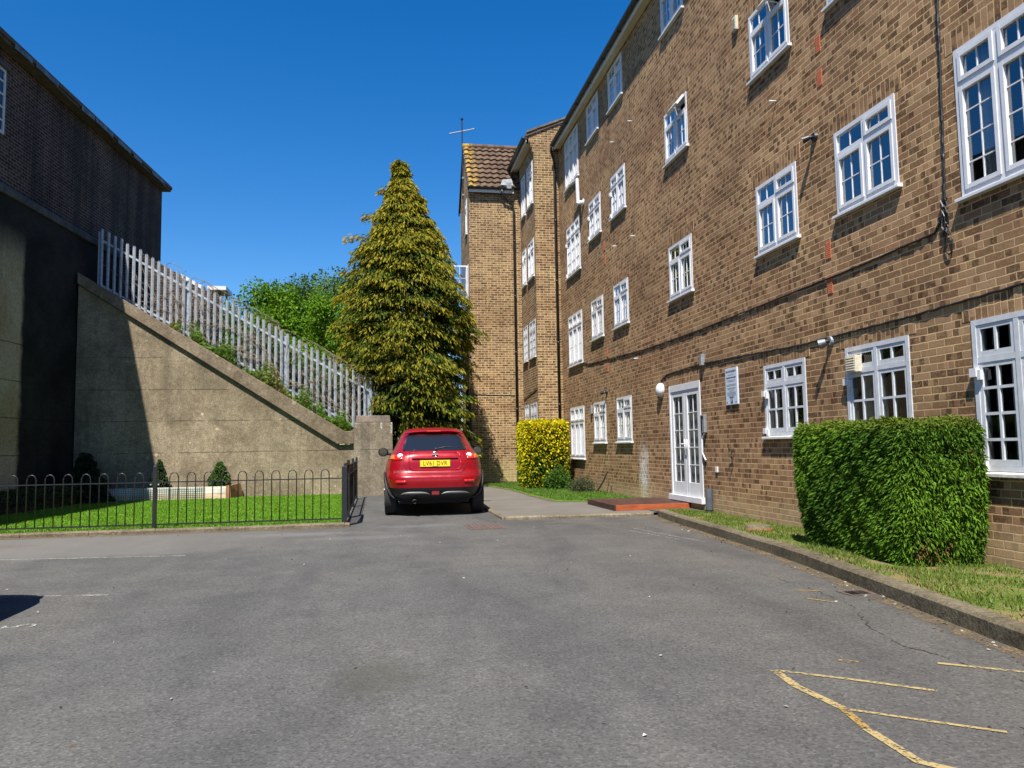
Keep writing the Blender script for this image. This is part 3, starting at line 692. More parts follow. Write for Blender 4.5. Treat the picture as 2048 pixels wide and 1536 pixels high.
m.build('gutter', M['black_plastic'], main)
# entrance door
d0, d1, dz0, dz1 = DOOR
dm = MB(); xf = FX - 0.015; xb = FX + 0.10
dm.box(xf, xb, d0, d0 + .06, dz0, dz1); dm.box(xf, xb, d1 - .06, d1, dz0, dz1); dm.box(xf + .001, xb, d0 + .06, d1 - .06, dz1 - .12, dz1); dm.box(xf - .05, xb, d0 - .04, d1 + .04, dz0 - .04, dz0 + .06)
door = dm.build('door', M['white'], main, bevel=0.004)
mid = (d0 + d1) / 2
for (a, c) in ((d0 + .063, mid - .003), (mid + .003, d1 - .063)):
    l = MB(); x0, x1 = FX + 0.0, FX + 0.055; s_ = 0.10
    l.box(x0, x1, a, a + s_, dz0 + .063, dz1 - .122); l.box(x0, x1, c - s_, c, dz0 + .063, dz1 - .122)
    l.box(x0 + .001, x1, a + s_, c - s_, dz0 + .063, dz0 + .30); l.box(x0 + .001, x1, a + s_, c - s_, dz1 - .22, dz1 - .122)
    zz0, zz1 = dz0 + .30, dz1 - .22
    for q in range(1, 5): z = zz0 + (zz1 - zz0) * q / 5; l.box(FX + .018, FX + .036, a + s_, c - s_, z - .008, z + .008)
    ym = (a + c) / 2; l.box(FX + .018, FX + .035, ym - .007, ym + .007, zz0, zz1)
    lf = l.build('door_leaf', M['white'], door, bevel=0.003)
g = MB(); g.add([(FX + .028, d0 + .07, dz0 + .1), (FX + .028, d0 + .07, dz1 - .13), (FX + .028, d1 - .07, dz1 - .13), (FX + .028, d1 - .07, dz0 + .1)], [(0, 1, 2, 3)]); g.build('pane', M['glass_old'], door)
bl = MB()
for k in range(18):
    y = d0 + .12 + k * (d1 - d0 - .22) / 17; bl.add([(FX + .095, y - .014, dz0 + .1), (FX + .064, y + .016, dz0 + .1), (FX + .064, y + .016, dz1 - .2), (FX + .095, y - .014, dz1 - .2)], [(0, 1, 2, 3)])
bl.build('blind', M['blind'], door)
for sgn in (-1, 1):
    h = MB(); y = mid + sgn * 0.05; h.box(FX - .012, FX - .001, y - .018, y + .018, 1.02, 1.26); h.tube([(FX - .012, y, 1.18), (FX - .055, y, 1.18), (FX - .058, y + sgn * .11, 1.175)], .009, 6); h.build('handle', M['white'], door, smooth=True)
l = MB(); l.box(FX - .004, FX + .03, d0 - .11, d1 + .11, dz1 + .002, dz1 + .222); l.build('lintel', M['brick_soldier'], door)
# air bricks
def air_brick(y, z):
    a = MB(); a.box(FX - .006, FX + .02, y - .055, y + .055, z - .11, z + .11)
    for i in range(4):
        for j in range(9):
            yy = y - .0375 + i * .025; zz = z - .092 + j * .023
            a.box(FX - .0105, FX - .006, yy - .0075, yy + .0075, zz - .007, zz + .007)
    a.build('air_brick', M['terracotta'], main)
for y, zs in ((8.43, (6.12, 5.68, 3.50, 3.07)), (17.65, (6.0, 5.65, 3.40, 3.04))):
    for z in zs: air_brick(y, z)

# ---- middle block, standing forward
mb_ = thing('apartment_building', (4.68, 23.4, 0), 'narrow middle brick wing stepped forward between the long block and the end wing', 'building')
BX = 4.68; YF = 22.2; YB = 24.62; ze = 10.45
w2 = []
for zb, zt in ((1.27, 2.5), (3.9, 5.02), (6.35, 7.5), (8.6, 9.92)):
    w2.append((21.62 + .78, 22.62 + .72, zb, zt)); w2.append((23.42 + .22, 24.2 + .12, zb, zt))
m = MB(); wall_with_holes(m, BX, YF, YB - .02, -0.2, ze, w2)
zg = lambda x: 10.62 + 0.42 * (x - 4.5)
m.add([(BX, YF, -.2), (13, YF, -.2), (13, YF, 10.6), (8.8, YF, zg(8.8)), (BX, YF, zg(BX))], [(0, 1, 2, 3, 4)])
m.add([(13, YF, -.2), (13, YB - .02, -.2), (13, YB - .02, 10.6), (13, YF, 10.6)], [(0, 1, 2, 3)])
# corbelled courses under the verge
for k in range(4): m.box(BX - 0.05 - 0.05 * k, BX - 0.0005, YF + 0.004, YF + 0.20, 10.10 + 0.15 * k, 10.10 + 0.15 * (k + 1) - 0.002)
m.build('wall', M['brick_far'], mb_)
m = MB(); m.box(5.6, 5.7, YF + .05, YB - .1, 0, 10.3); m.build('interior_wall', M['interior'], mb_)
for i, (a, c, zb, zt) in enumerate(w2): window(mb_, BX, a, c, zb, zt, cols=2, thick=(i // 2 in (0, 1)), old=(i // 2 in (0, 1)), rows=(3 if i // 2 in (0, 1) else 2), lintel=False, curtain=('net', [(0.05, 0.95)]) if i % 3 != 2 else None)
m = MB(); m.prism([(4.44, YF - .04, 10.55), (4.44, YF - .04, 10.64), (8.8, YF - .04, zg(8.8) + .1), (13.2, YF - .04, 10.64), (13.2, YF - .04, 10.55), (8.8, YF - .04, zg(8.8) + .012)], (0, 3.2, 0)); m.build('roof', M['dark_tile'], mb_)
m = MB()
for k in range(9):
    x0 = 4.46 + k * 0.34; m.prism([(x0, YF - .07, zg(x0) + .05 + .012 * (k % 2)), (x0, YF - .07, zg(x0) + .11), (x0 + .33, YF - .07, zg(x0 + .33) + .11), (x0 + .33, YF - .07, zg(x0 + .33) + .05)], (0, .2, 0))
m.build('verge_tile', M['coping'], mb_)
m = MB(); m.box(4.47, BX - .002, YF + .21, YB + .4, 10.42, 10.45); m.build('soffit', M['soffit'], mb_)
m = MB(); m.box(4.445, 4.468, YF + .02, YB + .4, 10.40, 10.545); m.build('fascia', M['white'], mb_)
m = MB(); gutter(m, 4.443, YF - .03, 4.443, YB + .4, 10.54, -1, 0); m.build('gutter', M['black_plastic'], mb_)
def downpipe(pts, root, r=0.038):
    m = MB(); m.tube(pts, r, 10)
    zz = pts[-1][2] + 0.5
    p = pts[-1]
    while zz < pts[-2][2]:
        m.cyl((p[0], p[1], zz), (p[0], p[1], zz + .06), r + .008, 10); zz += 1.85
    return m.build('drainpipe', M['black_plastic'], root, smooth=True)
downpipe([(5.14, 21.85, 10.15), (5.16, 21.95, 10.02), (5.29, 22.13, 9.8), (5.30, 22.14, 9.6), (5.30, 22.14, 0.03)], mb_)

# ---- end block with the tiled gable roof
eb = thing('apartment_building', (2.98, 25.8, 0), 'end brick wing with steep brown pantile roof, gable and rooftop aerial', 'building')
EX = 2.98; EY = 24.6; EB = 27.15; zE = 9.72; RY = 25.87; RZ = 11.62
e_w = [(25.15, 25.6, 8.35, 9.55), (24.95, 25.75, 5.9, 7.25)]
m = MB(); wall_with_holes(m, EX, EY, EB, -.2, zE, e_w)
m.add([(EX, EY, zE), (EX, EB, zE), (EX, RY, RZ)], [(0, 2, 1)])
m.add([(EX, EY, -.2), (12, EY, -.2), (12, EY, zE), (EX, EY, zE)], [(0, 1, 2, 3)]); m.add([(EX, EB, -.2), (12, EB, -.2), (12, EB, zE), (EX, EB, zE)], [(3, 2, 1, 0)]); m.add([(12, EY, -.2), (12, EB, -.2), (12, EB, zE), (12, RY, RZ), (12, EY, zE)], [(0, 1, 2, 3, 4)])
for k in range(3): m.box(EX + .0005, EX + 0.16, EY - .03 - .03 * k, EY - .0005, 9.42 + .08 * k, 9.498 + .08 * k)
m.build('wall', M['brick_far'], eb)
m = MB(); m.box(3.9, 4.0, EY + .1, EB - .1, 0, 9.6); m.build('interior_wall', M['interior'], eb)
w_ = window(eb, EX, *e_w[0], cols=1, lintel=False); w_ = window(eb, EX, *e_w[1], cols=2, lintel=False)
# side hung casement standing open
c = MB(); oy = 24.97
for (x0, x1, z0, z1) in ((2.42, 2.47, 5.95, 7.2), (2.90, 2.95, 5.95, 7.2), (2.47, 2.90, 5.95, 6.0), (2.47, 2.90, 7.15, 7.2), (2.677, 2.693, 6.0, 7.15), (2.47, 2.677, 6.36, 6.375), (2.693, 2.90, 6.36, 6.375), (2.47, 2.677, 6.76, 6.775), (2.693, 2.90, 6.76, 6.775)): c.box(x0, x1, oy - .02, oy + .02, z0, z1)
cw_ = c.build('open_casement', M['white'], w_); g = MB(); g.add([(2.46, oy, 5.98), (2.91, oy, 5.98), (2.91, oy, 7.17), (2.46, oy, 7.17)], [(0, 1, 2, 3)]); g.build('casement_pane', M['glass'], w_)
def m_pantile():
    t = NT('pantile'); P = t.pos(); x, y, z = t.sep(P)
    cell = t.white(t.comb(t.math('FLOOR', t.math('DIVIDE', x, 0.2)), t.math('FLOOR', t.math('DIVIDE', z, 0.2)), 1.0))
    c = t.ramp(cell, [(0, (0.075, 0.048, 0.032)), (0.5, (0.105, 0.068, 0.046)), (1, (0.14, 0.092, 0.062))])
    lich = t.math('MULTIPLY', t.smooth(t.noise(P, 7, 4, 0.7), 0.42, 0.58), t.math('SUBTRACT', 1.0, t.smooth(t.math('ADD', x, t.math('MULTIPLY', t.noise(P, 3, 3), 0.3)), 3.15, 3.6)))
    c = t.mix(lich, c, (0.42, 0.27, 0.05)); c = t.mix(1.0, c, t.ramp(t.noise(P, 40, 3), [(0.3, 0.7), (0.7, 1.2)]), 'MULTIPLY')
    t.bsdf(c, 0.9, 0, t.bump(t.noise(P, 60, 3), 0.4, 0.006), 0.2); return t.m
M['pantile'] = m_pantile()
rf = MB(); NC = 9
def slope(front):
    ya, za = (EY - .16, zE - .02) if front else (EB + .16, zE - .02)
    for k in range(NC):
        def fn(a, c_):
            s = (k + c_) / NC; x = EX - .06 + (12.2 - EX) * a
            wv = 0.022 * math.sin(x * 2 * math.pi / 0.23) + 0.055 * (1 - c_)
            y = ya + (RY - ya) * s; z = za + (RZ + .02 - za) * s
            n = Vector((0, -(RZ - za), RY - ya if front else -(RY - ya))).normalized() if front else Vector((0, RZ - za, abs(RY - ya))).normalized()
            n = Vector((0, -1 if front else 1, 0)) * 0.81 + Vector((0, 0, 0.59))
            return (x, y + n.y * wv, z + n.z * wv)
        rf.grid(fn, 240 if front else 40, 1)
        # butt edge of the course
        rf.grid(lambda a, c_: tuple(Vector(fn(a, 0)) + Vector((0, (0.06 if front else -0.06) * (1 - c_) * 0.81, -0.06 * (1 - c_) * 0.59))), 240 if front else 40, 1)
slope(True); slope(False)
rf.build('roof', M['pantile'], eb)
m = MB()
for k in range(24): m.cyl((EX - .06 + k * .38, RY, RZ + .01), (EX - .06 + k * .38 + .375, RY, RZ + .015), .10, 10)
m.build('ridge_tile', M['pantile'], eb)
m = MB(); m.prism([(EX - .06, EY - .17, zE - .14), (EX - .06, EY - .17, zE + .02), (EX - .06, RY, RZ + .05), (EX - .06, EB + .17, zE + .02), (EX - .06, EB + .17, zE - .14), (EX - .06, RY, RZ - .1)], (.04, 0, 0)); m.build('bargeboard', M['black_plastic'], eb)
m = MB(); m.box(EX - .02, 4.46, EY - .13, EY - .105, zE - .17, zE - .02); m.build('fascia', M['white'], eb)
m = MB(); gutter(m, EX - .06, EY - .132, 4.40, EY - .132, zE - .02, 0, -1); m.build('gutter', M['black_plastic'], eb)
m = MB(); m.box(4.2, 4.36, EY - .28, EY - .26, zE - .06, zE + .14); m.prism([(4.0, EY - .2, zE + .06), (4.43, EY - .2, zE + .06), (4.43, EY + .1, zE + .4), (4.12, EY + .05, zE + .33)], (0, -.01, .01)); m.build('lead_flashing', M['lead'], eb)
downpipe([(4.05, EY - .2, zE - .06), (4.07, EY - .19, zE - .22), (4.42, EY - .07, zE - .55), (4.46, EY - .06, zE - .75), (4.46, EY - .06, 0.03)], eb)
m = MB(); m.tube([(2.9, 25.05, 0.1), (2.9, 25.05, 4.4)], 0.05, 8); m.build('soil_pipe', M['black_plastic'], eb)
t_ = thing('roof_aerial', (2.93, 25.95, 9.8), 'thin dark aerial pole with a crossbar on the gable end', 'aerial')
m = MB(); m.cyl((2.93, 25.95, 9.8), (2.93, 25.95, 12.62), .022, 8); m.cyl((2.93, 25.95, 12.62), (2.93, 25.95, 12.67), .05, 8); m.build('pole', M['black_metal'], t_)
m = MB(); m.tube([(2.48, 25.93, 12.08), (3.36, 25.97, 12.32)], .02, 6); m.build('crossbar', M['lead'], t_)
m = MB(); m.box(2.91, 2.985, 25.92, 25.98, 10.5, 10.56); m.box(2.91, 2.985, 25.92, 25.98, 9.9, 9.96); m.build('bracket', M['lead'], t_)

# ---- things fixed to the facade
def wall_cable(pts, label, r=0.012, wob=0.004):
    m = MB(); P = dense(pts, 26, wob); m.tube(P, r, 6)
    rr = random.Random(3)
    return tag(m.build('wall_cable', M['black_plastic'], None), label, 'cable')
wall_cable([(5.418, 20.25, 3.5), (5.418, 19.3, 3.30), (5.418, 15.0, 3.13), (5.418, 12.28, 3.11), (5.418, 8.02, 3.16), (5.418, 6.62, 3.20), (5.418, 6.46, 3.36), (5.418, 6.42, 4.3), (5.418, 6.36, 6.2), (5.418, 6.32, 10.0)], 'long black cable sagging along the brick wall above the entrance and rising at right')
wall_cable([(5.418, 14.18, 2.32), (5.418, 14.12, 2.42), (5.418, 13.84, 2.50), (5.418, 12.2, 2.53), (5.418, 9.2, 2.43), (5.418, 7.2, 2.44), (5.418, 5.62, 2.48), (5.418, 3.6, 2.52)], 'black cable running just above the ground floor window heads from the bulkhead lamp', 0.012, 0.005)
wall_cable([(3.05, 24.585, 2.9), (4.40, 24.585, 2.86)], 'thin cable across the end brick wing', 0.010, 0.003)
wall_cable([(4.665, 24.4, 2.72), (4.665, 23.3, 2.82), (4.665, 22.25, 2.93)], 'thin cable across the middle brick wing beside its windows', 0.010, 0.003)
m = MB()
rr = random.Random(5)
for k in range(9):
    p = [(5.415 - rr.uniform(0, .02), 6.45 + rr.uniform(-.05, .05), 3.5 - q * .09 + rr.uniform(-.02, .02)) for q in range(5)]
    m.tube(p, 0.006, 5)
m.tube([(5.412, 6.43 + .05 * math.cos(a), 3.05 + .11 * math.sin(a)) for a in np.linspace(0, 6.28, 14)], .007, 5)
tag(m.build('cable_tangle', M['black_plastic'], None), 'tangle of loose dark wires hanging at the corner of the large right window', 'wires')
def overflow(y, z, label, L=0.10):
    m = MB(); m.cyl((5.44, y, z), (5.43 - L, y, z - .006), .011, 8); return tag(m.build('overflow_pipe', M['white'], None, smooth=True), label, 'pipe', 'overflow pipes')
overflow(9.48, 5.87, 'short white overflow pipe in the bare brick above the sky blue upper right windows')
overflow(15.40, 8.15, 'short white overflow pipe, highest and nearer of the top floor pair')
overflow(16.68, 8.20, 'short white overflow pipe below the third top floor window from the far end')
overflow(15.43, 5.63, 'short white overflow pipe, nearer of the pair between first and second floors')
overflow(16.72, 5.75, 'short white overflow pipe, farther of the pair between first and second floors')
overflow(15.45, 3.0, 'short white overflow pipe above the white salt stain left of the entrance')
def sec_light(y, z, label, metal):
    t = thing('security_light', (5.43, y, z), label, 'wall light', 'wall security lights')
    m = MB(); m.cyl((5.428, y, z), (5.395, y, z), .065, 14, .05); m.build('backplate', M['black_plastic' if not metal else 'lead'], t, smooth=False)
    m = MB(); m.tube([(5.395, y, z), (5.37, y, z - .005), (5.345, y + .005, z - .01)], .022, 8); m.build('arm', M['black_plastic'], t)
    m = MB(); m.cyl((5.35, y, z - .01), (5.285, y + .05, z - .03), .034, 12, .045); m.build('lamp_head', M['black_plastic' if not metal else 'lead'], t)
sec_light(8.59, 4.99, 'black security light above the two blue reflecting first floor windows', False)
sec_light(8.46, 2.39, 'silver security light between the two ground floor windows near the hedge', True)
sec_light(17.75, 2.46, 'small black security light above the far ground floor windows', False)
t = thing('bulkhead_lamp', (5.43, 14.16, 2.23), 'white oval bulkhead lamp left of the entrance doors', 'wall lamp')
m = MB(); m.cyl((5.429, 14.16, 2.23), (5.385, 14.16, 2.23), .135, 20); m.build('base', M['white'], t, smooth=False)
m = MB(); m.sphere((5.385, 14.16, 2.23), .125, 20, 12, (0.55, 1, 1)); m.build('diffuser', M['net'], t, smooth=True)
t = thing('intercom', (5.43, 12.21, 1.51), 'grey entry intercom panel right of the entrance doors', 'intercom')
m = MB(); m.box(5.37, 5.428, 12.13, 12.27, 1.36, 1.66); m.build('case', M['lead'], t, bevel=.008)
m = MB()
for k in range(5): m.box(5.364, 5.371, 12.20, 12.25, 1.39 + k * .04, 1.415 + k * .04)
m.box(5.364, 5.371, 12.16, 12.25, 1.60, 1.64); m.build('buttons', M['black_plastic'], t)
m = MB(); m.tube([(5.40, 12.18, 1.36), (5.39, 12.27, 1.26), (5.39, 12.27, 1.02), (5.41, 12.19, 0.9)], .014, 8); m.build('conduit', M['white'], t)
m = MB(); m.box(5.36, 5.428, 12.12, 12.22, 2.49, 2.68); tag(m.build('junction_box', M['lead'], None, bevel=.006), 'small grey junction box on the cable above the entrance', 'junction box')
m = MB(); m.box(5.405, 5.428, 11.76, 11.84, .71, .80); tag(m.build('socket_box', M['white'], None, bevel=.004), 'small white square box low on the wall between entrance and hedge', 'wall box')
m = MB(); m.box(5.38, 5.428, 10.46, 10.58, 7.46, 7.68)
for k in range(6): m.box(5.372, 5.381, 10.475, 10.565, 7.48 + k * .03, 7.495 + k * .03)
tag(m.build('vent_cover', M['cream'], None, bevel=.004), 'cream vent box beside the open upper window', 'vent')
m = MB(); m.tube([(5.425, 11.16, 1.06), (5.38, 11.15, 1.05), (5.36, 11.16, .98), (5.39, 11.17, .93)], .012, 6); m.tube([(5.38, 11.15, 1.05), (5.36, 11.22, 1.10)], .009, 6)
tag(m.build('wall_hook', M['black_metal'], None), 'dark iron hook on the wall below the parking sign', 'hook')
t = thing('flue_pipe', (5.43, 19.44, 7.6), 'white cranked boiler flue pipe between the far upper windows', 'flue')
m = MB(); m.tube([(5.43, 19.42, 7.66), (5.27, 19.46, 7.64)], .055, 10); m.tube([(5.29, 19.47, 7.64), (5.28, 19.47, 8.30)], .05, 10); m.tube([(5.28, 19.45, 8.29), (5.22, 20.0, 8.32)], .04, 10); m.build('pipe', M['white'], t, smooth=False)
m = MB(); m.cyl((5.425, 19.42, 7.66), (5.40, 19.42, 7.66), .09, 12); m.build('collar', M['white'], t)
for (y, z, lb) in ((18.98, 2.12, 'small grey vent box between the two far ground floor windows'),):
    m = MB(); m.box(5.37, 5.428, y + .04, y + .14, z - .12, z + .08); tag(m.build('vent_cover', M['lead'], None, bevel=.004), lb, 'vent')
# notice
t = thing('parking_notice', (5.43, 11.13, 1.77), 'tall grey private property parking notice on the brick right of the entrance', 'sign')
M['notice'] = plain('notice', (0.50, 0.55, 0.63), 0.45, var=0.04); M['notice_ink'] = plain('notice_ink', (0.03, 0.04, 0.09), 0.6); M['notice_grey'] = plain('notice_grey', (0.25, 0.28, 0.34), 0.6); M['notice_blue'] = plain('notice_blue', (0.02, 0.035, 0.13), 0.5)
m = MB(); m.box(5.40, 5.428, 10.93, 11.33, 1.77, 2.34); m.build('plate', M['notice'], t, bevel=.003)
def onwall(y, z, x=5.3985): return Matrix.Translation((x, y, z)) @ Matrix(((0, 0, -1, 0), (-1, 0, 0, 0), (0, 1, 0, 0), (0, 0, 0, 1)))
text_mesh('heading', 'PRIVATE PROPERTY', 0.042, M['notice_ink'], t, onwall(11.13, 2.285), extrude=.0008, ax=.93)
m = MB()
lines = [(2.235, .10, 0), (2.19, .16, 1), (2.150, .15, 0), (2.132, .11, 0), (2.085, .15, 0), (2.067, .16, 0), (2.03, .15, 0), (2.012, .12, 0), (1.985, .08, 0), (1.962, .15, 0), (1.945, .14, 0), (1.928, .15, 0), (1.911, .12, 0), (1.885, .07, 1)]
rr = random.Random(9)
ink = MB()
for z, hw, bold in lines:
    y = 11.13 - hw
    while y < 11.13 + hw:
        l = rr.uniform(.015, .045); (ink if bold else m).box(5.3982, 5.3995, y, min(y + l, 11.13 + hw), z - (.009 if bold else .004), z + (.009 if bold else .004)); y += l + .008
m.build('small_print', M['notice_grey'], t); ink.build('bold_print', M['notice_ink'], t)
m = MB(); m.box(5.3982, 5.3995, 11.095, 11.165, 1.79, 1.868); m.build('parking_symbol', M['notice_blue'], t)
text_mesh('parking_letter', 'P', 0.085, M['notice'], t, onwall(11.13, 1.829, 5.3976), extrude=.0006)
m = MB(); m.box(5.3982, 5.3995, 11.27, 11.30, 1.80, 1.82); m.box(5.3982, 5.3995, 10.97, 11.0, 1.80, 1.815); m.build('footer_mark', M['notice_ink'], t)

# ================================================================== LEFT: dark building, retaining wall, fences
LA = R(5.4)
def LP(s, d, z):                         # s: metres along the face from the corner with the retaining wall, d: out of the face (+ towards the car park)
    return (-7.34 + s * math.sin(LA) + d * math.cos(LA), 20.4 + s * math.cos(LA) - d * math.sin(LA), z)
M['flash'] = plain('old_lead', (0.13, 0.135, 0.14), 0.6, 0.2, var=.5, scale=5)
lb = thing('brick_building', LP(-4, 0, 0), 'dark brick building on a tall concrete base in shade at left', 'building')
S0, S1, DB = -14.0, 5.75, -9.0
def lbox(m, s0, s1, d0, d1, z0, z1):
    v = [LP(s, d, z) for z in (z0, z1) for (s, d) in ((s0, d0), (s1, d0), (s1, d1), (s0, d1))]
    m.add(v, [(0, 3, 2, 1), (4, 5, 6, 7), (0, 1, 5, 4), (1, 2, 6, 5), (2, 3, 7, 6), (3, 0, 4, 7)])
m = MB(); lbox(m, S0, S1, DB, -0.12, 6.62, 9.72); m.build('wall', M['brick_shaded'], lb)
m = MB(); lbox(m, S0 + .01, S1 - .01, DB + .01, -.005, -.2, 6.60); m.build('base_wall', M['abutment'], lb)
m = MB()
for (a, c) in ((S0, S1),):
    m.prism([LP(a, -.12, 6.605), LP(a, .05, 6.605), LP(a, .05, 6.74), LP(a, -.118, 6.88)], Vector(LP(c, 0, 0)) - Vector(LP(a, 0, 0)))
M['band'] = m_concrete('band', (0.06, 0.057, 0.054), (0.13, 0.12, 0.11), stain=0.7, speck=False); m.build('string_course', M['band'], lb)
m = MB(); lbox(m, S0 - .2, S1 + .12, DB - .2, .12, 9.72, 9.78); lbox(m, S0 - .2, S1 + .12, DB - .2, .16, 9.782, 9.88); m.build('roof', M['dark_tile'], lb)
m = MB(); rr = random.Random(2)
s = S0
while s < S1 - .9:
    L = rr.uniform(.35, 1.1)
    if rr.random() < .72:
        m = MB(); dz = rr.uniform(-.03, .03)
        m.add([LP(s, .165, 9.83 + dz), LP(s + L, .165, 9.84 + rr.uniform(-.03, .03)), LP(s + L, .05, 9.91), LP(s, .05, 9.905)], [(0, 1, 2, 3)])
        m.add([LP(s, .168, 9.70 + dz), LP(s + L, .168, 9.72), LP(s + L, .166, 9.84), LP(s, .166, 9.83 + dz)], [(0, 1, 2, 3)])
        m.build('flashing', M['flash'], lb)
    s += L + rr.uniform(0, .3)
wn = MB(); gl = MB()
def lwin(s0, s1, z0, z1):
    f = MB()
    lbox(f, s0, s0 + .06, -.14, -.09, z0, z1); lbox(f, s1 - .06, s1, -.14, -.09, z0, z1); lbox(f, s0 + .06, s1 - .06, -.14, -.092, z1 - .06, z1); lbox(f, s0 + .06, s1 - .06, -.14, -.092, z0, z0 + .06)
    for k in range(1, 5): z = z0 + (z1 - z0) * k / 5; lbox(f, s0 + .06, s1 - .06, -.14, -.095, z - .02, z + .02)
    lbox(f, (s0 + s1) / 2 - .02, (s0 + s1) / 2 + .02, -.14, -.0955, z0 + .06, z1 - .06)
    w_ = f.build('window', M['white_old'], lb)
    g = MB(); lbox(g, s0 + .02, s1 - .02, -.13, -.115, z0 + .02, z1 - .02)
    g.build('pane', M['car_glass'], w_)
    s_ = MB(); lbox(s_, s0 - .08, s1 + .08, -.15, -.04, z1 + .005, z1 + .1); s_.build('lintel', M['band'], w_)
tt = NT('dark_glass'); tt.bsdf((0.012, 0.014, 0.018), 0.03, 0, None, 0.8); M['car_glass'] = tt.m
lwin(-4.6, -3.13, 7.9, 9.3)
# retaining wall
rw = thing('retaining_wall', (-3.6, 20.4, 0), 'concrete retaining wall with sloping coping and end pillar behind the lawn', 'retaining wall')
YW = 20.4
ct = lambda x: 1.66 + 0.62 * (-0.83 - x)          # top of coping
m = MB(); xs = -7.30; xe = -1.02
m.prism([(xs, YW, -.2), (-.60, YW, -.2), (-.60, YW, 1.32), (xe, YW, 1.32), (xs, YW, 1.32 + .645 * (xe - xs))], (0, .45, 0)); m.build('wall', M['concrete'], rw)
m = MB()
m.prism([(xs, YW - .10, 1.335 + .645 * (xe - xs)), (xe - .005, YW - .10, 1.335), (-.602, YW - .10, 1.335), (-.602, YW - .10, 1.66), (-.83, YW - .10, 1.66), (xs, YW - .10, ct(xs))], (0, .62, 0)); m.build('coping', M['coping'], rw, bevel=.012)
m = MB(); m.box(-.60, .39, YW - .12, YW + .75, -.2, 1.87); pl = m.build('pillar', M['pillar_concrete'], rw, bevel=.015)
m = MB(); m.prism([(-.57, YW - .10, 1.872), (.34, YW - .10, 1.872), (.32, YW - .02, 2.06), (-.54, YW - .02, 2.06)], (0, .75, 0.03)); m.build('cap', M['cap_stone'], pl, bevel=.02)
m = MB(); m.prism([(-.78, YW + .1, 1.665), (-.6, YW + .1, 1.665), (-.6, YW + .1, 1.79), (-.66, YW + .1, 1.77)], (0, .35, 0)); tag(m.build('loose_slab', M['coping'], None), 'loose stone slab leaning on the coping beside the pillar', 'stone slab')

# palisade fence
pf = thing('palisade_fence', (-3.6, 21.0, 3), 'tall galvanised steel palisade fence stepping down behind the retaining wall', 'fence')
top = lambda x: 3.06 + 0.578 * (-.17 - x)
YP = 21.0
xk = []
x = -.17
while x > -7.12: xk.append(x); x -= .155
def pale(xc, zb, zt, jit):
    m = MB(); prof = [(-.040, .010), (-.022, -.010), (-.010, -.012), (0, -.024), (.010, -.012), (.022, -.010), (.040, .010)]; n = len(prof)
    tops = [-.06, -.02, -.055, 0, -.055, -.02, -.06]
    vs = [(xc + a, YP + c, zb) for a, c in prof] + [(xc + a + jit, YP + c, zt + tp) for (a, c), tp in zip(prof, tops)]
    vs += [(xc + a * .92, YP + c + .004, zb) for a, c in prof] + [(xc + a * .92 + jit, YP + c + .004, zt + tp - .003) for (a, c), tp in zip(prof, tops)]
    fs = [(i, i + 1, n + i + 1, n + i) for i in range(n - 1)] + [(2 * n + i + 1, 2 * n + i, 3 * n + i, 3 * n + i + 1) for i in range(n - 1)]
    fs += [(n + i, n + i + 1, 3 * n + i + 1, 3 * n + i) for i in range(n - 1)] + [(0, n, 3 * n, 2 * n), (n - 1, 3 * n - 1, 4 * n - 1, 2 * n - 1)]
    m.add(vs, fs); return m
rr = random.Random(4)
for x in xk: pale(x, top(x) - 1.85, top(x) + rr.uniform(-.015, .02), rr.uniform(-.008, .008)).build('pale', M['galv'], pf)
for off in (.33, 1.5):
    m = MB(); xa, xb = xk[-1] - .05, .02
    m.prism([(xa, YP + .012, top(xa) - off - .03), (xb, YP + .012, top(xb) - off - .03), (xb, YP + .012, top(xb) - off + .03), (xa, YP + .012, top(xa) - off + .03)], (0, .006, 0))
    m.prism([(xa, YP + .018, top(xa) - off - .03), (xb, YP + .018, top(xb) - off - .03), (xb, YP + .018, top(xb) - off - .024), (xa, YP + .018, top(xa) - off - .024)], (0, .04, 0)); m.build('rail', M['galv'], pf)
for xp in (-.25, -2.42, -4.9, -7.05):
    m = MB(); m.box(xp - .05, xp + .05, YP + .07, YP + .13, top(xp) - 2.2, top(xp) - .12); m.build('post', M['galv'], pf)
# dark parapet of the steps beyond the fence
pw = thing('parapet_wall', (-5.6, 22.3, 3), 'dark sloping parapet wall behind the upper palisade fence with white capping', 'wall')
pt = lambda x: top(x) - .02 + .578 * .0
m = MB(); m.prism([(-6.95, 22.3, 2.0), (-4.35, 22.3, 2.0), (-4.35, 22.3, pt(-4.35) + .02), (-6.95, 22.3, pt(-6.95) + .06)], (0, .25, 0)); m.build('wall', M['brick_shaded'], pw)
m = MB(); m.prism([(-5.35, 22.28, pt(-5.35) - .02), (-4.75, 22.28, pt(-4.75) - .02), (-4.75, 22.28, pt(-4.75) + .09), (-5.35, 22.28, pt(-5.35) + .09)], (0, .3, 0)); m.build('capping', M['white'], pw)
sh = thing('shelter_roof', (-4.75, 27.0, 5), 'small white shelter roof far behind the fence beside the trees', 'shelter')
m = MB(); m.box(-5.55, -4.95, 26.5, 27.6, 6.55, 6.68); m.build('roof', M['white'], sh)
m = MB(); m.box(-5.3, -5.2, 27, 27.1, 4.2, 6.55); m.box(-5.06, -5.0, 27, 27.1, 4.2, 6.55); m.build('post', M['lead'], sh)

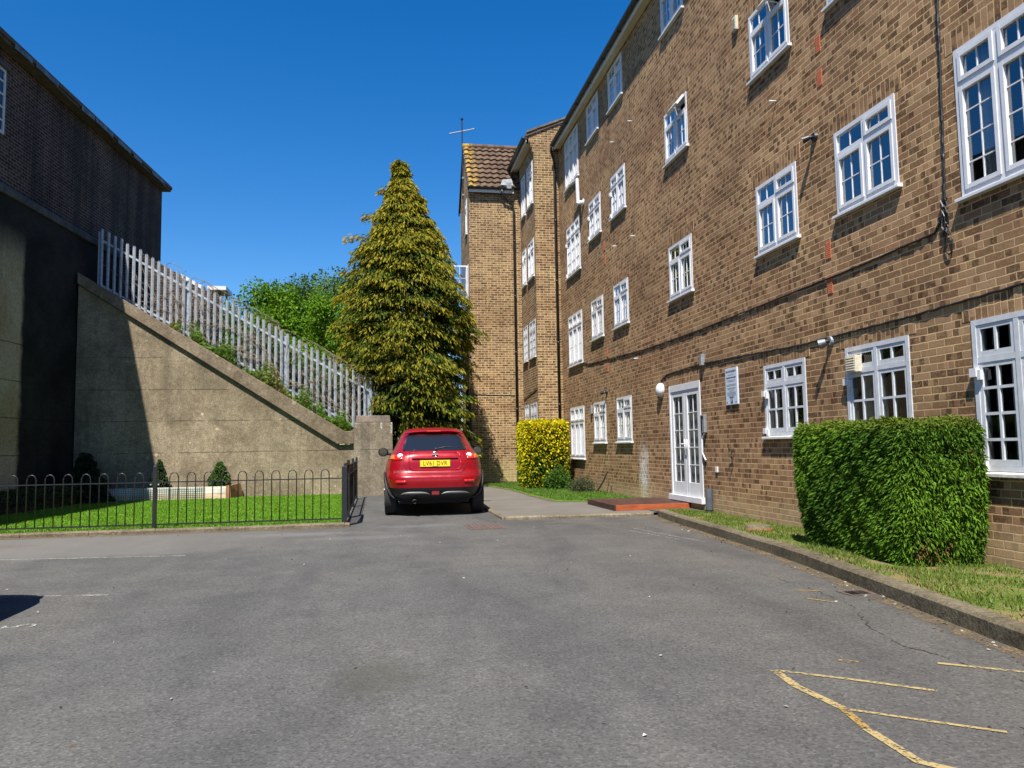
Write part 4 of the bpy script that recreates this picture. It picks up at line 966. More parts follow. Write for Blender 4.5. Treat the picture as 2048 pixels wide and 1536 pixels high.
# bow topped railing round the lawn
fr = thing('bow_top_fence', (-3.4, 12.3, .05), 'low black bow topped metal fence along the front of the lawn', 'fence')
YF_ = 12.30
def hoop(x0, z0=.10, z1=.80, r=.0615, rad=.008, along='x', y=YF_):
    pts = [(0, z0)] + [(0, z1)] + [(r - r * math.cos(a), z1 + r * 1.25 * math.sin(a)) for a in np.linspace(.35, math.pi - .35, 7)] + [(2 * r, z1), (2 * r, z0)]
    m = MB(); m.tube([(x0 + a, y, z) if along == 'x' else (y, x0 + a, z) for a, z in pts], rad, 6); return m
xk2 = []
x = -.86
while x > -8.2:
    if not (-3.42 < x < -3.18): xk2.append(x)
    x -= .2445
for i, x in enumerate(xk2): hoop(x).build('hoop', M['black_metal'], fr, smooth=True)
for (a, c) in ((-.55, -3.24), (-3.29, -8.3)):
    for z, h in ((.735, .016), (.115, .02)):
        m = MB(); m.box(a, c, YF_ - .013, YF_ + .013, z - h / 2, z + h / 2); m.build('rail', M['black_metal'], fr)
m = MB(); m.box(-3.292, -3.238, YF_ - .027, YF_ + .027, .03, .98); m.build('post', M['black_metal'], fr, bevel=.004)
m = MB(); m.box(-8.36, -8.306, YF_ - .027, YF_ + .027, .03, .98); m.build('post', M['black_metal'], fr, bevel=.004)
m = MB()
for x in (-3.30, -3.23): m.sphere((x + (.02 if x > -3.25 else -.02), YF_ - .02, .70), .016, 8, 6)
m.build('clamp', M['lead'], fr)
sf = thing('bow_top_fence', (-.5, 16.0, .05), 'low black metal side fence running back from the gate to the retaining wall', 'fence')
XS = -.50
y = 13.95; hs_ = []
while y < 18.9: hs_.append(y); y += .2445
for y in hs_: hoop(y, along='y', y=XS, z1=.83).build('hoop', M['black_metal'], sf, smooth=True)
for z in (.74, .115):
    m = MB(); m.box(XS - .013, XS + .013, 13.86, 19.1, z - .01, z + .01); m.build('rail', M['black_metal'], sf)
for y in (13.82, 16.4, 19.1):
    m = MB(); m.box(XS - .025, XS + .025, y - .025, y + .025, .0, 1.0); m.build('post', M['black_metal'], sf, bevel=.004)
gt = thing('metal_gate', (-.5, 12.9, .05), 'black metal garden gate with diagonal brace at the end of the lawn fence', 'gate')
m = MB(); m.box(XS - .045, XS + .035, 12.25, 12.33, .0, .92); m.build('gate_post', M['black_metal'], gt, bevel=.004)
m = MB()
for (y0, y1, z0, z1) in ((12.37, 12.41, .10, .96), (13.66, 13.70, .10, .96), (12.41, 13.66, .10, .14), (12.41, 13.66, .92, .96)): m.box(XS - .02, XS + .02, y0, y1, z0, z1)
m.build('frame', M['black_metal'], gt)
m = MB(); m.tube([(XS + .012, 12.42, .68), (XS + .012, 13.65, .90)], .014, 6); m.build('brace', M['black_metal'], gt)
for k in range(11):
    y = 12.5 + k * .107; m = MB(); m.cyl((XS - .004, y, .14), (XS - .004, y, .92), .009, 6); m.build('bar', M['black_metal'], gt)
m = MB(); m.sphere((XS + .05, 12.35, .74), .018, 8, 6); m.build('latch', M['lead'], gt)

# raised bed
rb = thing('raised_bed', (-4.8, 20.0, .04), 'pale timber raised bed against the retaining wall on the lawn', 'planter')
m = MB(); m.box(-6.3, -3.62, 19.72, 19.77, .045, .175); m.build('lower_board', M['plank_low'], rb, bevel=.004)
m = MB(); m.box(-6.3, -3.62, 19.722, 19.768, .180, .345); m.build('upper_board', M['plank'], rb, bevel=.004)
m = MB(); m.prism([(-3.615, 19.71, .045), (-3.50, 19.71, .045), (-3.52, 19.71, .365), (-3.615, 19.71, .365)], (0, .06, 0)); m.build('corner_post', M['plank_brown'], rb)
m = MB(); m.prism([(-3.50, 19.76, .045), (-3.31, 20.28, .045), (-3.38, 20.28, .40), (-3.52, 19.76, .36)], (-.04, 0, 0)); m.build('end_board', M['plank_brown'], rb)
m = MB(); m.box(-6.3, -3.55, 19.775, 20.29, .05, .30); m.build('soil', M['earth'], rb)
M['netting'] = plain('netting', (0.02, 0.10, 0.06), 0.6)
m = MB()
for k in range(44): m.box(-6.28 + k * .05 - .003, -6.28 + k * .05 + .003, 19.706, 19.712, .06, .34)  # net carried on to the left over the shaded boards to darken them
for k in range(6): m.box(-6.28, -4.1, 19.7005, 19.7058, .08 + k * .05 - .003, .08 + k * .05 + .003)
m.build('netting', M['netting'], rb)

# manhole covers, drain, deck, stub
t = thing('drain_cover', (1.56, 11.45, 0), 'rusty rectangular inspection cover set in the tarmac behind the red car', 'manhole cover')
M['rust'] = plain('rust', (0.095, 0.066, 0.055), 0.85, var=0.35, scale=25, bump=.5)
m = MB(); m.box(1.30, 1.84, 11.05, 11.88, -.02, .006); m.build('frame', M['rust'], t)
m = MB()
for k in range(2): m.box(1.335 + k * .24, 1.565 + k * .24, 11.09, 11.84, .0, .011)
for i in range(8):
    for j in range(12): m.box(1.345 + i * .06, 1.37 + i * .06, 11.11 + j * .06, 11.14 + j * .06, .0105, .0135)
m.build('cover', M['rust'], t)
t = thing('drain_grate', (3.62, 5.5, 0), 'small dark iron gully grate beside the right hand kerb', 'drain')
m = MB()
for (a, c, e, g) in ((3.52, 3.74, 5.40, 5.425), (3.52, 3.74, 5.575, 5.60), (3.52, 3.545, 5.425, 5.575), (3.715, 3.74, 5.425, 5.575)): m.box(a, c, e, g, -.03, .008)
m.build('frame', M['rust'], t)
m = MB()
for k in range(6): m.box(3.555 + k * .027, 3.567 + k * .027, 5.425, 5.575, -.03, .005)
m.build('grate', M['black_metal'], t)
t = thing('stone_cover', (4.62, 8.95, .08), 'round pale concrete drain cover on the grass by the kerb', 'drain cover')
m = MB(); m.cyl((4.62, 8.95, .05), (4.62, 8.95, .125), .17, 28); m.build('ring', M['terracotta'], t)
m = MB(); m.cyl((4.62, 8.95, .126), (4.62, 8.95, .16), .16, 28, .15); m.build('lid', M['kerb'], t)
t = thing('timber_platform', (4.75, 13.8, 0), 'low red brown timber step platform in front of the entrance doors', 'platform')
m = MB()
for k in range(12): m.box(4.05 + k * .1125, 4.05 + k * .1125 + .107, 12.94, 14.62, .120, .145)
m.build('decking', M['deck'], t, bevel=.003)
m = MB(); m.box(4.05, 5.40, 12.905, 12.938, .045, .143); m.build('front_board', M['deck_edge'], t, bevel=.003)
m = MB(); m.box(4.015, 4.048, 12.91, 14.62, .046, .143); m.build('side_board', M['deck'], t)
t = thing('pipe_stub', (5.30, 11.95, .03), 'short dark grey pipe stub standing against the wall right of the platform', 'pipe')
m = MB(); m.cyl((5.33, 11.95, .02), (5.345, 11.96, .44), .058, 14, .062); m.build('pipe', plain('stub_grey', (0.07, 0.085, 0.105), 0.5, var=.3), t, smooth=False)
m = MB(); m.cyl((5.33, 11.95, .03), (5.333, 11.951, .1), .066, 14); m.build('collar', M['black_plastic'], t)
# doorway slab to the right of the platform
sheet('paving_slab', [(4.62, 12.2), (5.42, 12.15), (5.42, 12.88), (4.62, 12.9)], 0.058, M['kerb_dark'])

# ================================================================== CARS
def car_paint(name, col):
    t = NT(name); P = t.obj()
    fl = t.white(t.vscale(P, (900, 900, 900)))
    c = t.mix(t.math('MULTIPLY', fl, 0.25), col, tuple(min(1, v * 1.7 + .01) for v in col))
    dust = t.smooth(t.noise(P, 5, 4), .45, .8)
    c = t.mix(t.math('MULTIPLY', dust, .02), c, (.3, .27, .24))
    t.bsdf(c, t.math('ADD', t.math('MULTIPLY', dust, .12), .26), 0.2, None, 0.3, 0.4); return t.m
M['paint_red'] = car_paint('paint_red', (0.245, 0.002, 0.007))
M['paint_grey'] = car_paint('paint_grey', (0.05, 0.055, 0.06))
M['trim'] = plain('trim_plastic', (0.022, 0.022, 0.025), 0.55, var=.15, scale=40)
M['rubber'] = plain('rubber', (0.02, 0.02, 0.021), 0.8, var=.25, scale=30)
M['skid'] = plain('skid_grey', (0.10, 0.102, 0.106), 0.45, 0.3, var=.06)
M['chrome'] = plain('chrome', (0.75, 0.75, 0.76), 0.12, 1.0, var=.03)
M['silver'] = plain('silver', (0.22, 0.225, 0.235), 0.4, 0.6, var=.06)
M['under'] = plain('underbody', (0.012, 0.012, 0.012), 0.9)
def lens(name, col, rough=.12):
    t = NT(name); P = t.obj(); x, y, z = t.sep(P)
    r = t.math('SINE', t.math('MULTIPLY', x, 420.0)); 
    c = t.mix(t.math('MULTIPLY', t.math('GREATER_THAN', r, .3), .35), col, tuple(min(1, v * 1.6 + .02) for v in col))
    t.bsdf(c, rough, 0, None, .6, 1.0); return t.m
M['lens_red'] = lens('lens_red', (.55, .012, .01)); M['lens_dark'] = lens('lens_dark', (.16, .008, .008)); M['lens_amber'] = lens('lens_amber', (.75, .13, .01)); M['lens_clear'] = lens('lens_clear', (.8, .8, .8), .08)
M['plate_yellow'] = plain('plate_yellow', (.82, .58, .02), .4, var=.03); M['plate_ink'] = plain('plate_ink', (.012, .012, .012), .5)

ZL = [.24, .30, .36, .43, .50, .56, .62, .68, .73, .79, .86, .93, 1.00, 1.06, 1.12, 1.18, 1.26, 1.34, 1.42, 1.47, 1.51, 1.54, 1.56, 1.572]
def interp(z, tab): 
    zs, vs = zip(*tab); return float(np.interp(z, zs, vs))
WT = [(.24, .72), (.30, .80), (.36, .835), (.5, .868), (.62, .882), (.73, .885), (.86, .872), (.95, .852), (1.02, .825), (1.08, .775), (1.18, .715), (1.34, .635), (1.45, .575), (1.51, .52), (1.54, .46), (1.56, .36), (1.572, .2)]
YR = [(.24, .42), (.30, .22), (.36, .10), (.43, .035), (.5, .0), (.6, -.015), (.68, -.01), (.73, .03), (.79, .075), (.93, .10), (1.06, .15), (1.12, .20), (1.18, .28), (1.26, .40), (1.34, .51), (1.42, .60), (1.47, .64), (1.51, .70), (1.54, .86), (1.56, 1.1), (1.572, 1.35)]
YFt = [(.24, 3.8), (.30, 3.98), (.43, 4.1), (.68, 4.12), (.8, 4.0), (.88, 3.8), (.95, 3.45), (1.0, 3.2), (1.06, 3.05), (1.18, 2.82), (1.34, 2.5), (1.45, 2.25), (1.54, 1.95), (1.572, 1.6)]
def exps(z): return interp(z, [(.24, 5), (.7, 6), (1.0, 5.5), (1.2, 4.5), (1.5, 4), (1.572, 2.5)])
def y_rear(x, z, off=0.0):
    w_, n = interp(z, WT), exps(z); yr, yf = interp(z, YR), interp(z, YFt); h = (yf - yr) / 2
    q = min(abs(x) / w_, .999); return yr + h - h * (1 - q ** n) ** (1 / n) - off
def y_front(x, z, off=0.0):
    w_, n = interp(z, WT), exps(z); yr, yf = interp(z, YR), interp(z, YFt); h = (yf - yr) / 2
    q = min(abs(x) / w_, .999); return yr + h + h * (1 - q ** n) ** (1 / n) + off
def x_side(y, z, off=0.0):
    w_, n = interp(z, WT), exps(z); yr, yf = interp(z, YR), interp(z, YFt); h = (yf - yr) / 2
    q = min(abs(y - yr - h) / h, .999); return w_ * (1 - q ** n) ** (1 / n) + off
AX = (.74, 3.27); RW = .335
def make_car(paint, label, loc, rz):
    root = bpy.data.objects.new('parked_car', None); COL.objects.link(root); root['_world'] = 0
    tag(root, label, 'car', 'parked cars')
    N = 120; body = MB(); clad = MB(); fine = []
    for a, c in zip(ZL[:-1], ZL[1:]): fine += [a, (a + c) / 2]
    fine.append(ZL[-1])
    rows = []
    for z in fine:
        w_, n = interp(z, WT), exps(z); yr, yf = interp(z, YR), interp(z, YFt); h = (yf - yr) / 2
        rows.append([(w_ * math.copysign(abs(math.cos(t)) ** (2 / n), math.cos(t)), yr + h + h * math.copysign(abs(math.sin(t)) ** (2 / n), math.sin(t)), z) for t in [2 * math.pi * (i + .5) / N for i in range(N)]])
    for mb2, test in ((body, lambda z: z >= .5), (clad, lambda z: z < .5)):
        for j in range(len(rows) - 1):
            zc = (fine[j] + fine[j + 1]) / 2
            if not test(zc): continue
            for i in range(N):
                q = [rows[j][i], rows[j][(i + 1) % N], rows[j + 1][(i + 1) % N], rows[j + 1][i]]
                cx = sum(p[0] for p in q) / 4; cy = sum(p[1] for p in q) / 4; cz = sum(p[2] for p in q) / 4
                if abs(cx) > .55 and any(math.hypot(cy - a, cz - RW) < .40 for a in AX): continue
                mb2.add(q, [(0, 1, 2, 3)])
    body.add(rows[-1], [tuple(range(N))]); clad.add(rows[0], [tuple(range(N))[::-1]])
    bo = body.build('body', paint, root, smooth=True)
    for me in (bo.data,):
        import bmesh
        bm = bmesh.new(); bm.from_mesh(me); bmesh.ops.remove_doubles(bm, verts=bm.verts, dist=.0005); bm.to_mesh(me); bm.free()
    lc = clad.build('lower_cladding', M['trim'], root, smooth=True)
    bm = bmesh.new(); bm.from_mesh(lc.data); bmesh.ops.remove_doubles(bm, verts=bm.verts, dist=.0005); bm.to_mesh(lc.data); bm.free()
    m = MB(); m.box(-.6, .6, .3, 3.9, .22, .55); m.box(-.76, .76, 1.2, 2.8, .24, .5); m.box(-.6, .6, .35, 1.1, .28, .9); m.build('underbody', M['under'], root)
    def rpatch(xl, xr, z0, z1, off, nu=16, nv=8, xf=None):
        m = MB(); xf = xf or (lambda z: (xl, xr))
        def fn(a, c_):
            z = z0 + (z1 - z0) * c_; l, r = xf(z); x = l + (r - l) * a; return (x, y_rear(x, z, off), z)
        m.grid(fn, nu, nv); return m
    def solid(o, t=.012):
        s = o.modifiers.new('solidify', 'SOLIDIFY'); s.thickness = t; s.offset = 0; return o
    # rear window with rounded outline
    def rwin(z):
        f = (z - 1.135) / (1.415 - 1.135); e = .575 - .10 * f
        e -= .06 * max(0, (f - .75) / .25) ** 2 + .03 * max(0, (.15 - f) / .15) ** 2
        return (-e, e)
    solid(rpatch(0, 0, 1.135, 1.415, .006, 24, 14, rwin).build('rear_window', M['car_glass'], root, smooth=True))
    m = MB(); m.tube([(.02, y_rear(.02, 1.165, .03), 1.165), (.2, y_rear(.2, 1.20, .03), 1.20), (.46, y_rear(.46, 1.185, .025), 1.185)], .012, 6, .007); m.cyl((.02, y_rear(0, 1.15, -.01), 1.155), (.02, y_rear(0, 1.15, .04), 1.165), .022, 8); m.build('rear_wiper', M['trim'], root, smooth=True)
    # spoiler above the window
    m = MB()
    def sp(a, c_):
        x = -.55 + 1.1 * a; k = 1 - (abs(x) / .56) ** 4; t = c_ * 2 * math.pi
        return (x, .56 + .07 * (x / .55) ** 2 + .15 * (1 - math.cos(t)) / 2 * max(k, .2), 1.485 - .055 * (x / .55) ** 4 + .028 * math.sin(t) * max(k, .25))
    m.grid(sp, 24, 12); m.build('spoiler', paint, root, smooth=True)
    m = MB(); m.box(-.13, .13, .548, .575, 1.478, 1.496); m.build('brake_light', M['lens_red'], root, bevel=.003)
    # tail lights
    for s in (-1, 1):
        xf = lambda z: tuple(sorted((s * .565, s * (interp(z, WT) - .02))))
        o = solid(rpatch(0, 0, .985, 1.075, .010, 14, 5, xf).build('tail_light', M['lens_red'], root, smooth=True))
        xa = lambda z: tuple(sorted((s * .70, s * (interp(z, WT) - .035))))
        solid(rpatch(0, 0, .995, 1.065, .018, 8, 4, xa).build('indicator', M['lens_amber'], o, smooth=True))
        m = MB(); cx, cz = s * .60, 1.05; y = y_rear(cx, cz, .014)
        m.sphere((cx, y, cz), .052, 16, 10, (1, .35, .85)); m.build('reversing_light', M['lens_clear'], o, smooth=True)
        # reflectors in the bumper
        xr_ = lambda z: tuple(sorted((s * .50, s * .68)))
        solid(rpatch(0, 0, .585, .63, .008, 6, 2, xr_).build('bumper_reflector', M['lens_red'], root, smooth=True), .008)
        # silver skid trims
        m = MB(); m.grid(lambda a, c_: (s * (.10 + .50 * a), y_rear(s * (.10 + .50 * a), .40, .02 + .012 * math.sin(math.pi * c_)), .385 + .05 * c_ * (1 - (2 * a - 1) ** 4) + .0), 16, 5); solid(m.build('skid_trim', M['skid'], root, smooth=True), .006)
    # plate, badge, panel
    m = MB()
    def rr_loop(x0, x1, z0, z1, r, off):
        pts = []
        for (cx, cz, a0) in ((x1 - r, z1 - r, 0), (x0 + r, z1 - r, 90), (x0 + r, z0 + r, 180), (x1 - r, z0 + r, 270)):
            for k in range(6):
                a = R(a0 + 18 * k); x = cx + r * math.cos(a); z = cz + r * math.sin(a); pts.append((x, y_rear(x, z, off), z))
        pts.append(pts[0]); return pts
    m.tube(rr_loop(-.45, .45, .80, 1.105, .09, .004), .009, 6); m.build('tailgate_moulding', paint, root, smooth=True)
    m = MB(); m.tube([(x, y_rear(x, z, .0015), z) for x, z in ((-.545, 1.10), (-.55, .98), (-.52, .85), (-.47, .752), (-.3, .742), (0, .74), (.3, .742), (.47, .752), (.52, .85), (.55, .98), (.545, 1.10))], .005, 5); m.tube([(x, y_rear(x, .722, .001), .722) for x in np.linspace(-.8, .8, 17)], .005, 5); m.build('tailgate_seam', M['under'], root)
    m = MB(); m.grid(lambda a, c_: (-.40 + .80 * a, y_rear(-.40 + .80 * a, 1.0, .010 + .02 * math.sin(math.pi * c_)), .985 + .045 * c_), 14, 4); m.build('handle_strip', paint, root, smooth=True)
    m = MB(); m.grid(lambda a, c_: (-.38 + .76 * a, y_rear(-.38 + .76 * a, .98, .006), .972 + .014 * c_), 10, 1); m.build('handle_recess', M['under'], root)
    yp = y_rear(0, .91, .030)
    m = MB(); m.box(-.26, .26, yp, yp + .02, .858, .968); np_ = m.build('number_plate', M['plate_yellow'], root, bevel=.003)
    fx = Matrix.Translation((0, yp - .0025, .913)) @ Matrix.Rotation(R(90), 4, 'X')
    text_mesh('registration', 'LV61 DVR', .108, M['plate_ink'], np_, fx, .0008, ax=.86, space=1.06)
    m = MB(); m.box(-.05, .05, yp + .0 - .0015, yp, .862, .866); m.build('plate_footer', M['plate_ink'], np_)
    yb = y_rear(0, 1.07, .012)
    m = MB()
    m.tube([(.042 * math.cos(a), yb - .006, 1.07 + .042 * math.sin(a)) for a in np.linspace(0, 2 * math.pi, 24)], .007, 6); m.box(-.054, .054, yb - .018, yb - .004, 1.06, 1.08); m.build('badge', M['chrome'], root, smooth=False, bevel=.002)
    jx = -.64
    text_mesh('model_lettering', 'JUKE', .055, M['chrome'], root, Matrix.Translation((jx, y_rear(jx, .775, .012), .775)) @ Matrix.Rotation(R(-9), 4, 'Z') @ Matrix.Rotation(R(90), 4, 'X'), .003, ax=1.25, space=1.05)
    m = MB(); m.box(-.065, .065, .0, .03, .372, .435); m.build('fog_light', M['lens_dark'], root, bevel=.008)
    m = MB(); m.cyl((-.36, .03, .265), (-.36, .3, .265), .034, 14, caps=False); m.cyl((-.36, .03, .265), (-.36, .3, .265), .029, 14, caps=False); ex = m.build('exhaust', M['lead'], root, smooth=True); m = MB(); m.cyl((-.36, .1, .265), (-.36, .11, .265), .029, 12); m.build('exhaust_bore', M['under'], ex)
    # side glass
    for s in (-1, 1):
        for (y0, y1, z0, z1) in ((1.02, 1.72, 1.14, 1.43), (1.78, 2.62, 1.10, 1.44)):
            m = MB()
            def fn(a, c_):
                z = z0 + (z1 - z0) * c_; ya = y0 + (.22 * c_ if y0 < 1.5 else 0); yc = y1 - (.42 * c_ if y0 > 1.5 else 0)
                y = ya + (yc - ya) * a; return (s * x_side(y, z, .006), y, z)
            m.grid(fn, 10, 8); solid(m.build('side_window', M['car_glass'], root, smooth=True), .008)
        m = MB(); m.sphere((s * .955, 2.42, 1.115), .11, 14, 10, (.95, .55, .8)); mr = m.build('door_mirror', M['black_plastic'], root, smooth=True)
        m = MB(); m.cyl((s * .955, 2.358, 1.115), (s * .955, 2.352, 1.115), .075, 16); m.build('mirror_glass', M['car_glass'], mr)
        m = MB(); m.tube([(s * .76, 2.45, 1.07), (s * .87, 2.43, 1.08)], .03, 8); m.build('mirror_arm', M['black_plastic'], mr)
        # arch flares and wheels
        for a in AX:
            m = MB()
            def fl(u, v):
                t = R(-28 + 236 * u); rr_ = .385 + .05 * v
                y = a + rr_ * math.cos(t); z = RW + rr_ * math.sin(t); z = max(z, .2)
                return (s * (x_side(y, max(z, .25), 0) * .75 + .25 * .885 + .006 + .012 * math.sin(math.pi * v)), y, z)
            m.grid(fl, 28, 4); solid(m.build('wheel_arch', M['trim'], root, smooth=True), .02)
            m = MB()
            def tyre(u, v):
                t = 2 * math.pi * u; p = 2 * math.pi * v; c_, s_ = math.cos(p), math.sin(p)
                hw = .108 * math.copysign(abs(c_) ** .45, c_); rad = .27 + .065 * math.copysign(abs(s_) ** .45, s_)
                return (s * .775 + hw, a + rad * math.cos(t), RW + rad * math.sin(t))
            m.grid(tyre, 40, 20); wh = bpy.data.objects.new('wheel', None); COL.objects.link(wh); wh.parent = root
            m.build('tyre', M['rubber'], wh, smooth=True)
            g = MB()
            for q in (-.07, -.04, -.01, .02, .05, .08):
                for k in range(40):
                    t0, t1 = 2 * math.pi * k / 40, 2 * math.pi * (k + 1) / 40
                    g.add([(s * .775 + q - .004, a + .3357 * math.cos(t), RW + .3357 * math.sin(t)) for t in (t0, t1)] + [(s * .775 + q + .004, a + .3357 * math.cos(t), RW + .3357 * math.sin(t)) for t in (t1, t0)], [(0, 1, 2, 3)])
            g.build('tread_groove', M['under'], wh)
            m = MB(); m.cyl((s * .76, a, RW), (s * .86, a, RW), .235, 28); 
            for k in range(5):
                t = 2 * math.pi * k / 5; m.box(s * .862, s * .872, a - .02, a + .02, RW - .02, RW + .02)
                m.tube([(s * .868, a, RW), (s * .868, a + .22 * math.cos(t), RW + .22 * math.sin(t))], .028, 6)
            m.build('rim', M['silver'], wh)
        m = MB(); m.box(s * .60, s * .885, .45, 1.03, .3, .72); m.box(s * .60, s * .80, 2.95, 3.6, .3, .72)
        lf_ = MB()
        for a in AX:
            lf_.grid(lambda u, v: (s * (.56 + .24 * v), a + .40 * math.cos(math.pi * u), RW + .40 * math.sin(math.pi * u)), 16, 1)
        lf_.build('wheel_liner', M['under'], root)
        m = MB(); m.sphere((s * .62, y_front(.62, .66, -.03), .66), .09, 12, 8, (1, .4, 1)); m.build('headlight', M['lens_clear'], root, smooth=True)
    m = MB()
    def ws(u, v):
        z = 1.10 + .36 * v; e = .66 - .12 * v; x = -e + 2 * e * u; return (x, y_front(x, z, .006), z)
    m.grid(ws, 16, 8); solid(m.build('windscreen', M['car_glass'], root, smooth=True), .008)
    m = MB(); m.tube([(0, 1.5, 1.57), (0, 1.46, 1.60), (0, 1.40, 1.66)], .009, 6, .004); m.build('aerial', M['black_plastic'], root)
    root.location = loc; root.rotation_euler = (0, 0, rz)
    return root
red = make_car(M['paint_red'], 'red hatchback car seen from behind with yellow number plate', (.985, 13.42, 0.0), R(-2.0))
def recolour(o):
    for ch in list(o.children):
        if ch.name.startswith(('registration', 'model_lettering', 'plate_footer', 'badge')): bpy.data.objects.remove(ch); continue
        if ch.type == 'MESH' and ch.data.materials and ch.data.materials[0] == M['paint_red']:
            ch.data = ch.data.copy(); ch.data.materials[0] = M['paint_grey']
        recolour(ch)
grey = copy_tree(red); grey['label'] = 'dark grey parked car just outside the left edge, only its shadow showing'
grey.location = (-2.80, 5.84, 0); grey.rotation_euler = (0, 0, R(90)); recolour(grey)

# ================================================================== PLANTS
def sph(n, g):
    v = g.normal(size=(n, 3)); return v / np.linalg.norm(v, axis=1, keepdims=True)
def conifer_sprays(g, H, envelope, n_frond, per, fl, fw, sl, sw, gold, lean, base=(0, 0, 0), z0=.1):
    C = []; D = []; K = []; Ls = []; Ws = []
    us = g.random(n_frond) ** 1.25
    for k in range(n_frond):
        h = z0 + (H - z0) * us[k]; az = g.random() * 2 * math.pi
        if h > H * .93 and g.random() < .62: h = z0 + (H * .9) * g.random()
        Rm = envelope(h, az) * (1.0 if g.random() > .14 else 1.14); r = Rm * (1 - .55 * g.random() ** 2.2)
        out = np.array([math.cos(az), math.sin(az), 0]); tan = np.array([-out[1], out[0], 0])
        L = fl * (.6 + .8 * g.random()) * (.2 + .8 * min(1, Rm / 1.1)); Wd = fw * (.6 + .8 * g.random()) * (.15 + .85 * min(1, Rm / 1.1))
        root = np.array([lean(h)[0], lean(h)[1], h]) + out * max(r - L * .7, 0)
        up = .1 + .25 * g.random()
        s = g.random(per) ** .8; t = (g.random(per) * 2 - 1) * np.sqrt(1 - (s - .5) ** 2 * 2.0)
        droop = -.55 * s ** 2 * L - .35 * t ** 2 * Wd
        p = root + np.outer(s * L, out) + np.outer(t * Wd, tan); p[:, 2] += up * s * L + droop + g.normal(size=per) * .025
        d = np.outer(.6 + .4 * s, out) + np.outer(t * .9, tan) + g.normal(size=(per, 3)) * .35; d[:, 2] += -.35 - .5 * s
        tone = gold(h, g) + g.normal() * .12
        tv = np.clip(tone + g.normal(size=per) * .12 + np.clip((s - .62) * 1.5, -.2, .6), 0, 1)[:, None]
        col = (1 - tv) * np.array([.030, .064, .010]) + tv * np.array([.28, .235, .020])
        C.append(p); D.append(d); K.append(col); Ls.append(sl * (.6 + .8 * g.random(per))); Ws.append(sw * (.6 + .8 * g.random(per)))
    return np.concatenate(C), np.concatenate(D), np.concatenate(Ls), np.concatenate(Ws), np.concatenate(K)

# big golden conifer
g = np.random.default_rng(21)
TX, TY = .95, 22.45
ct_ = thing('conifer_tree', (TX, TY, 0), 'tall conical golden green conifer behind the red car', 'tree')
def env(h, az):
    r = np.interp(h, [0, .6, 1.6, 3.0, 4.2, 5.5, 6.6, 7.8, 8.6, 9.2, 9.7], [1.38, 1.66, 1.76, 1.86, 1.82, 1.56, 1.24, .82, .42, .16, .02])
    r *= 1 + .10 * math.sin(3 * az + h * 1.7) + .08 * math.sin(5 * az - h * 3.1) + .06 * math.sin(h * 6.0 + az) + .10 * math.sin(7 * az + h * 9.0)
    if math.sin(az) > 0: r *= 1 - .12 * math.sin(az)
    if math.cos(az) > 0: r *= 1 - .26 * math.cos(az) * np.interp(h, [0, 3, 4.5], [1, .8, 0])
    return r
lean = lambda h: (TX + np.interp(h, [0, 4, 8, 9.7], [.05, -.12, -.17, -.27]), TY)
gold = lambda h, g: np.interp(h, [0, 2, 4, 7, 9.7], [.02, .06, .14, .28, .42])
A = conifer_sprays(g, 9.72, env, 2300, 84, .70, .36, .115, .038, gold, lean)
def tuft(px, pz, L, dx, nn, seed):          # a single long spray sticking out of the outline
    q = np.random.default_rng(seed); s_ = q.random(nn); c_ = np.stack([px + dx * L * s_, TY + q.normal(size=nn) * .12, pz + .30 * L * s_ - .35 * L * s_ ** 2 + q.normal(size=nn) * .05], 1)
    t_ = np.clip(.25 + .6 * s_ + q.normal(size=nn) * .15, 0, 1)[:, None]
    return c_, np.stack([np.full(nn, dx), q.normal(size=nn) * .5, q.normal(size=nn) * .3 - .3], 1), .12 * (.6 + .8 * q.random(nn)), .035 * np.ones(nn), (1 - t_) * np.array([.034, .066, .010]) + t_ * np.array([.36, .27, .016])
for k, (px, pz, L, dx) in enumerate(((.66, 9.5, .3, -.7), (.7, 9.05, .38, .8), (.55, 8.75, .5, -1), (.8, 8.45, .55, 1), (.2, 7.95, .6, -1), (1.2, 7.6, .55, 1), (-.1, 7.3, .8, -1), (1.5, 6.9, .6, 1), (-.4, 6.3, .55, -1), (1.9, 6.0, .55, 1), (-.6, 5.5, .6, -1), (-.7, 4.7, .6, -1), (2.1, 5.1, .6, 1))):
    T_ = tuft(px, pz, L, dx, 150, 100 + k); A = [np.concatenate([a, b_]) for a, b_ in zip(A, T_)]
A = tuple(A)
kp = ~((A[0][:, 0] > 2.95) & (A[0][:, 2] < 3.6)) & ~((A[0][:, 1] < 21.3) & (A[0][:, 0] < .62) & (A[0][:, 2] < 2.2)); A = [a[kp] for a in A]
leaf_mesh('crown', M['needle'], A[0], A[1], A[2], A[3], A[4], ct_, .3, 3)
m = MB(); m.tube([(TX, TY, 0), (TX - .05, TY, 3), (TX - .12, TY, 6), (TX - .2, TY, 9.3)], .17, 10, .02)
for k in range(70):
    h = .5 + 8.2 * g.random(); az = g.random() * 6.28; r = env(h, az) * .7; l = lean(h)
    m.tube([(l[0], l[1], h), (l[0] + r * .5 * math.cos(az), l[1] + r * .5 * math.sin(az), h + .12), (l[0] + r * math.cos(az), l[1] + r * math.sin(az), h + .05)], .03, 5, .008)
m.build('trunk', M['bark'], ct_)

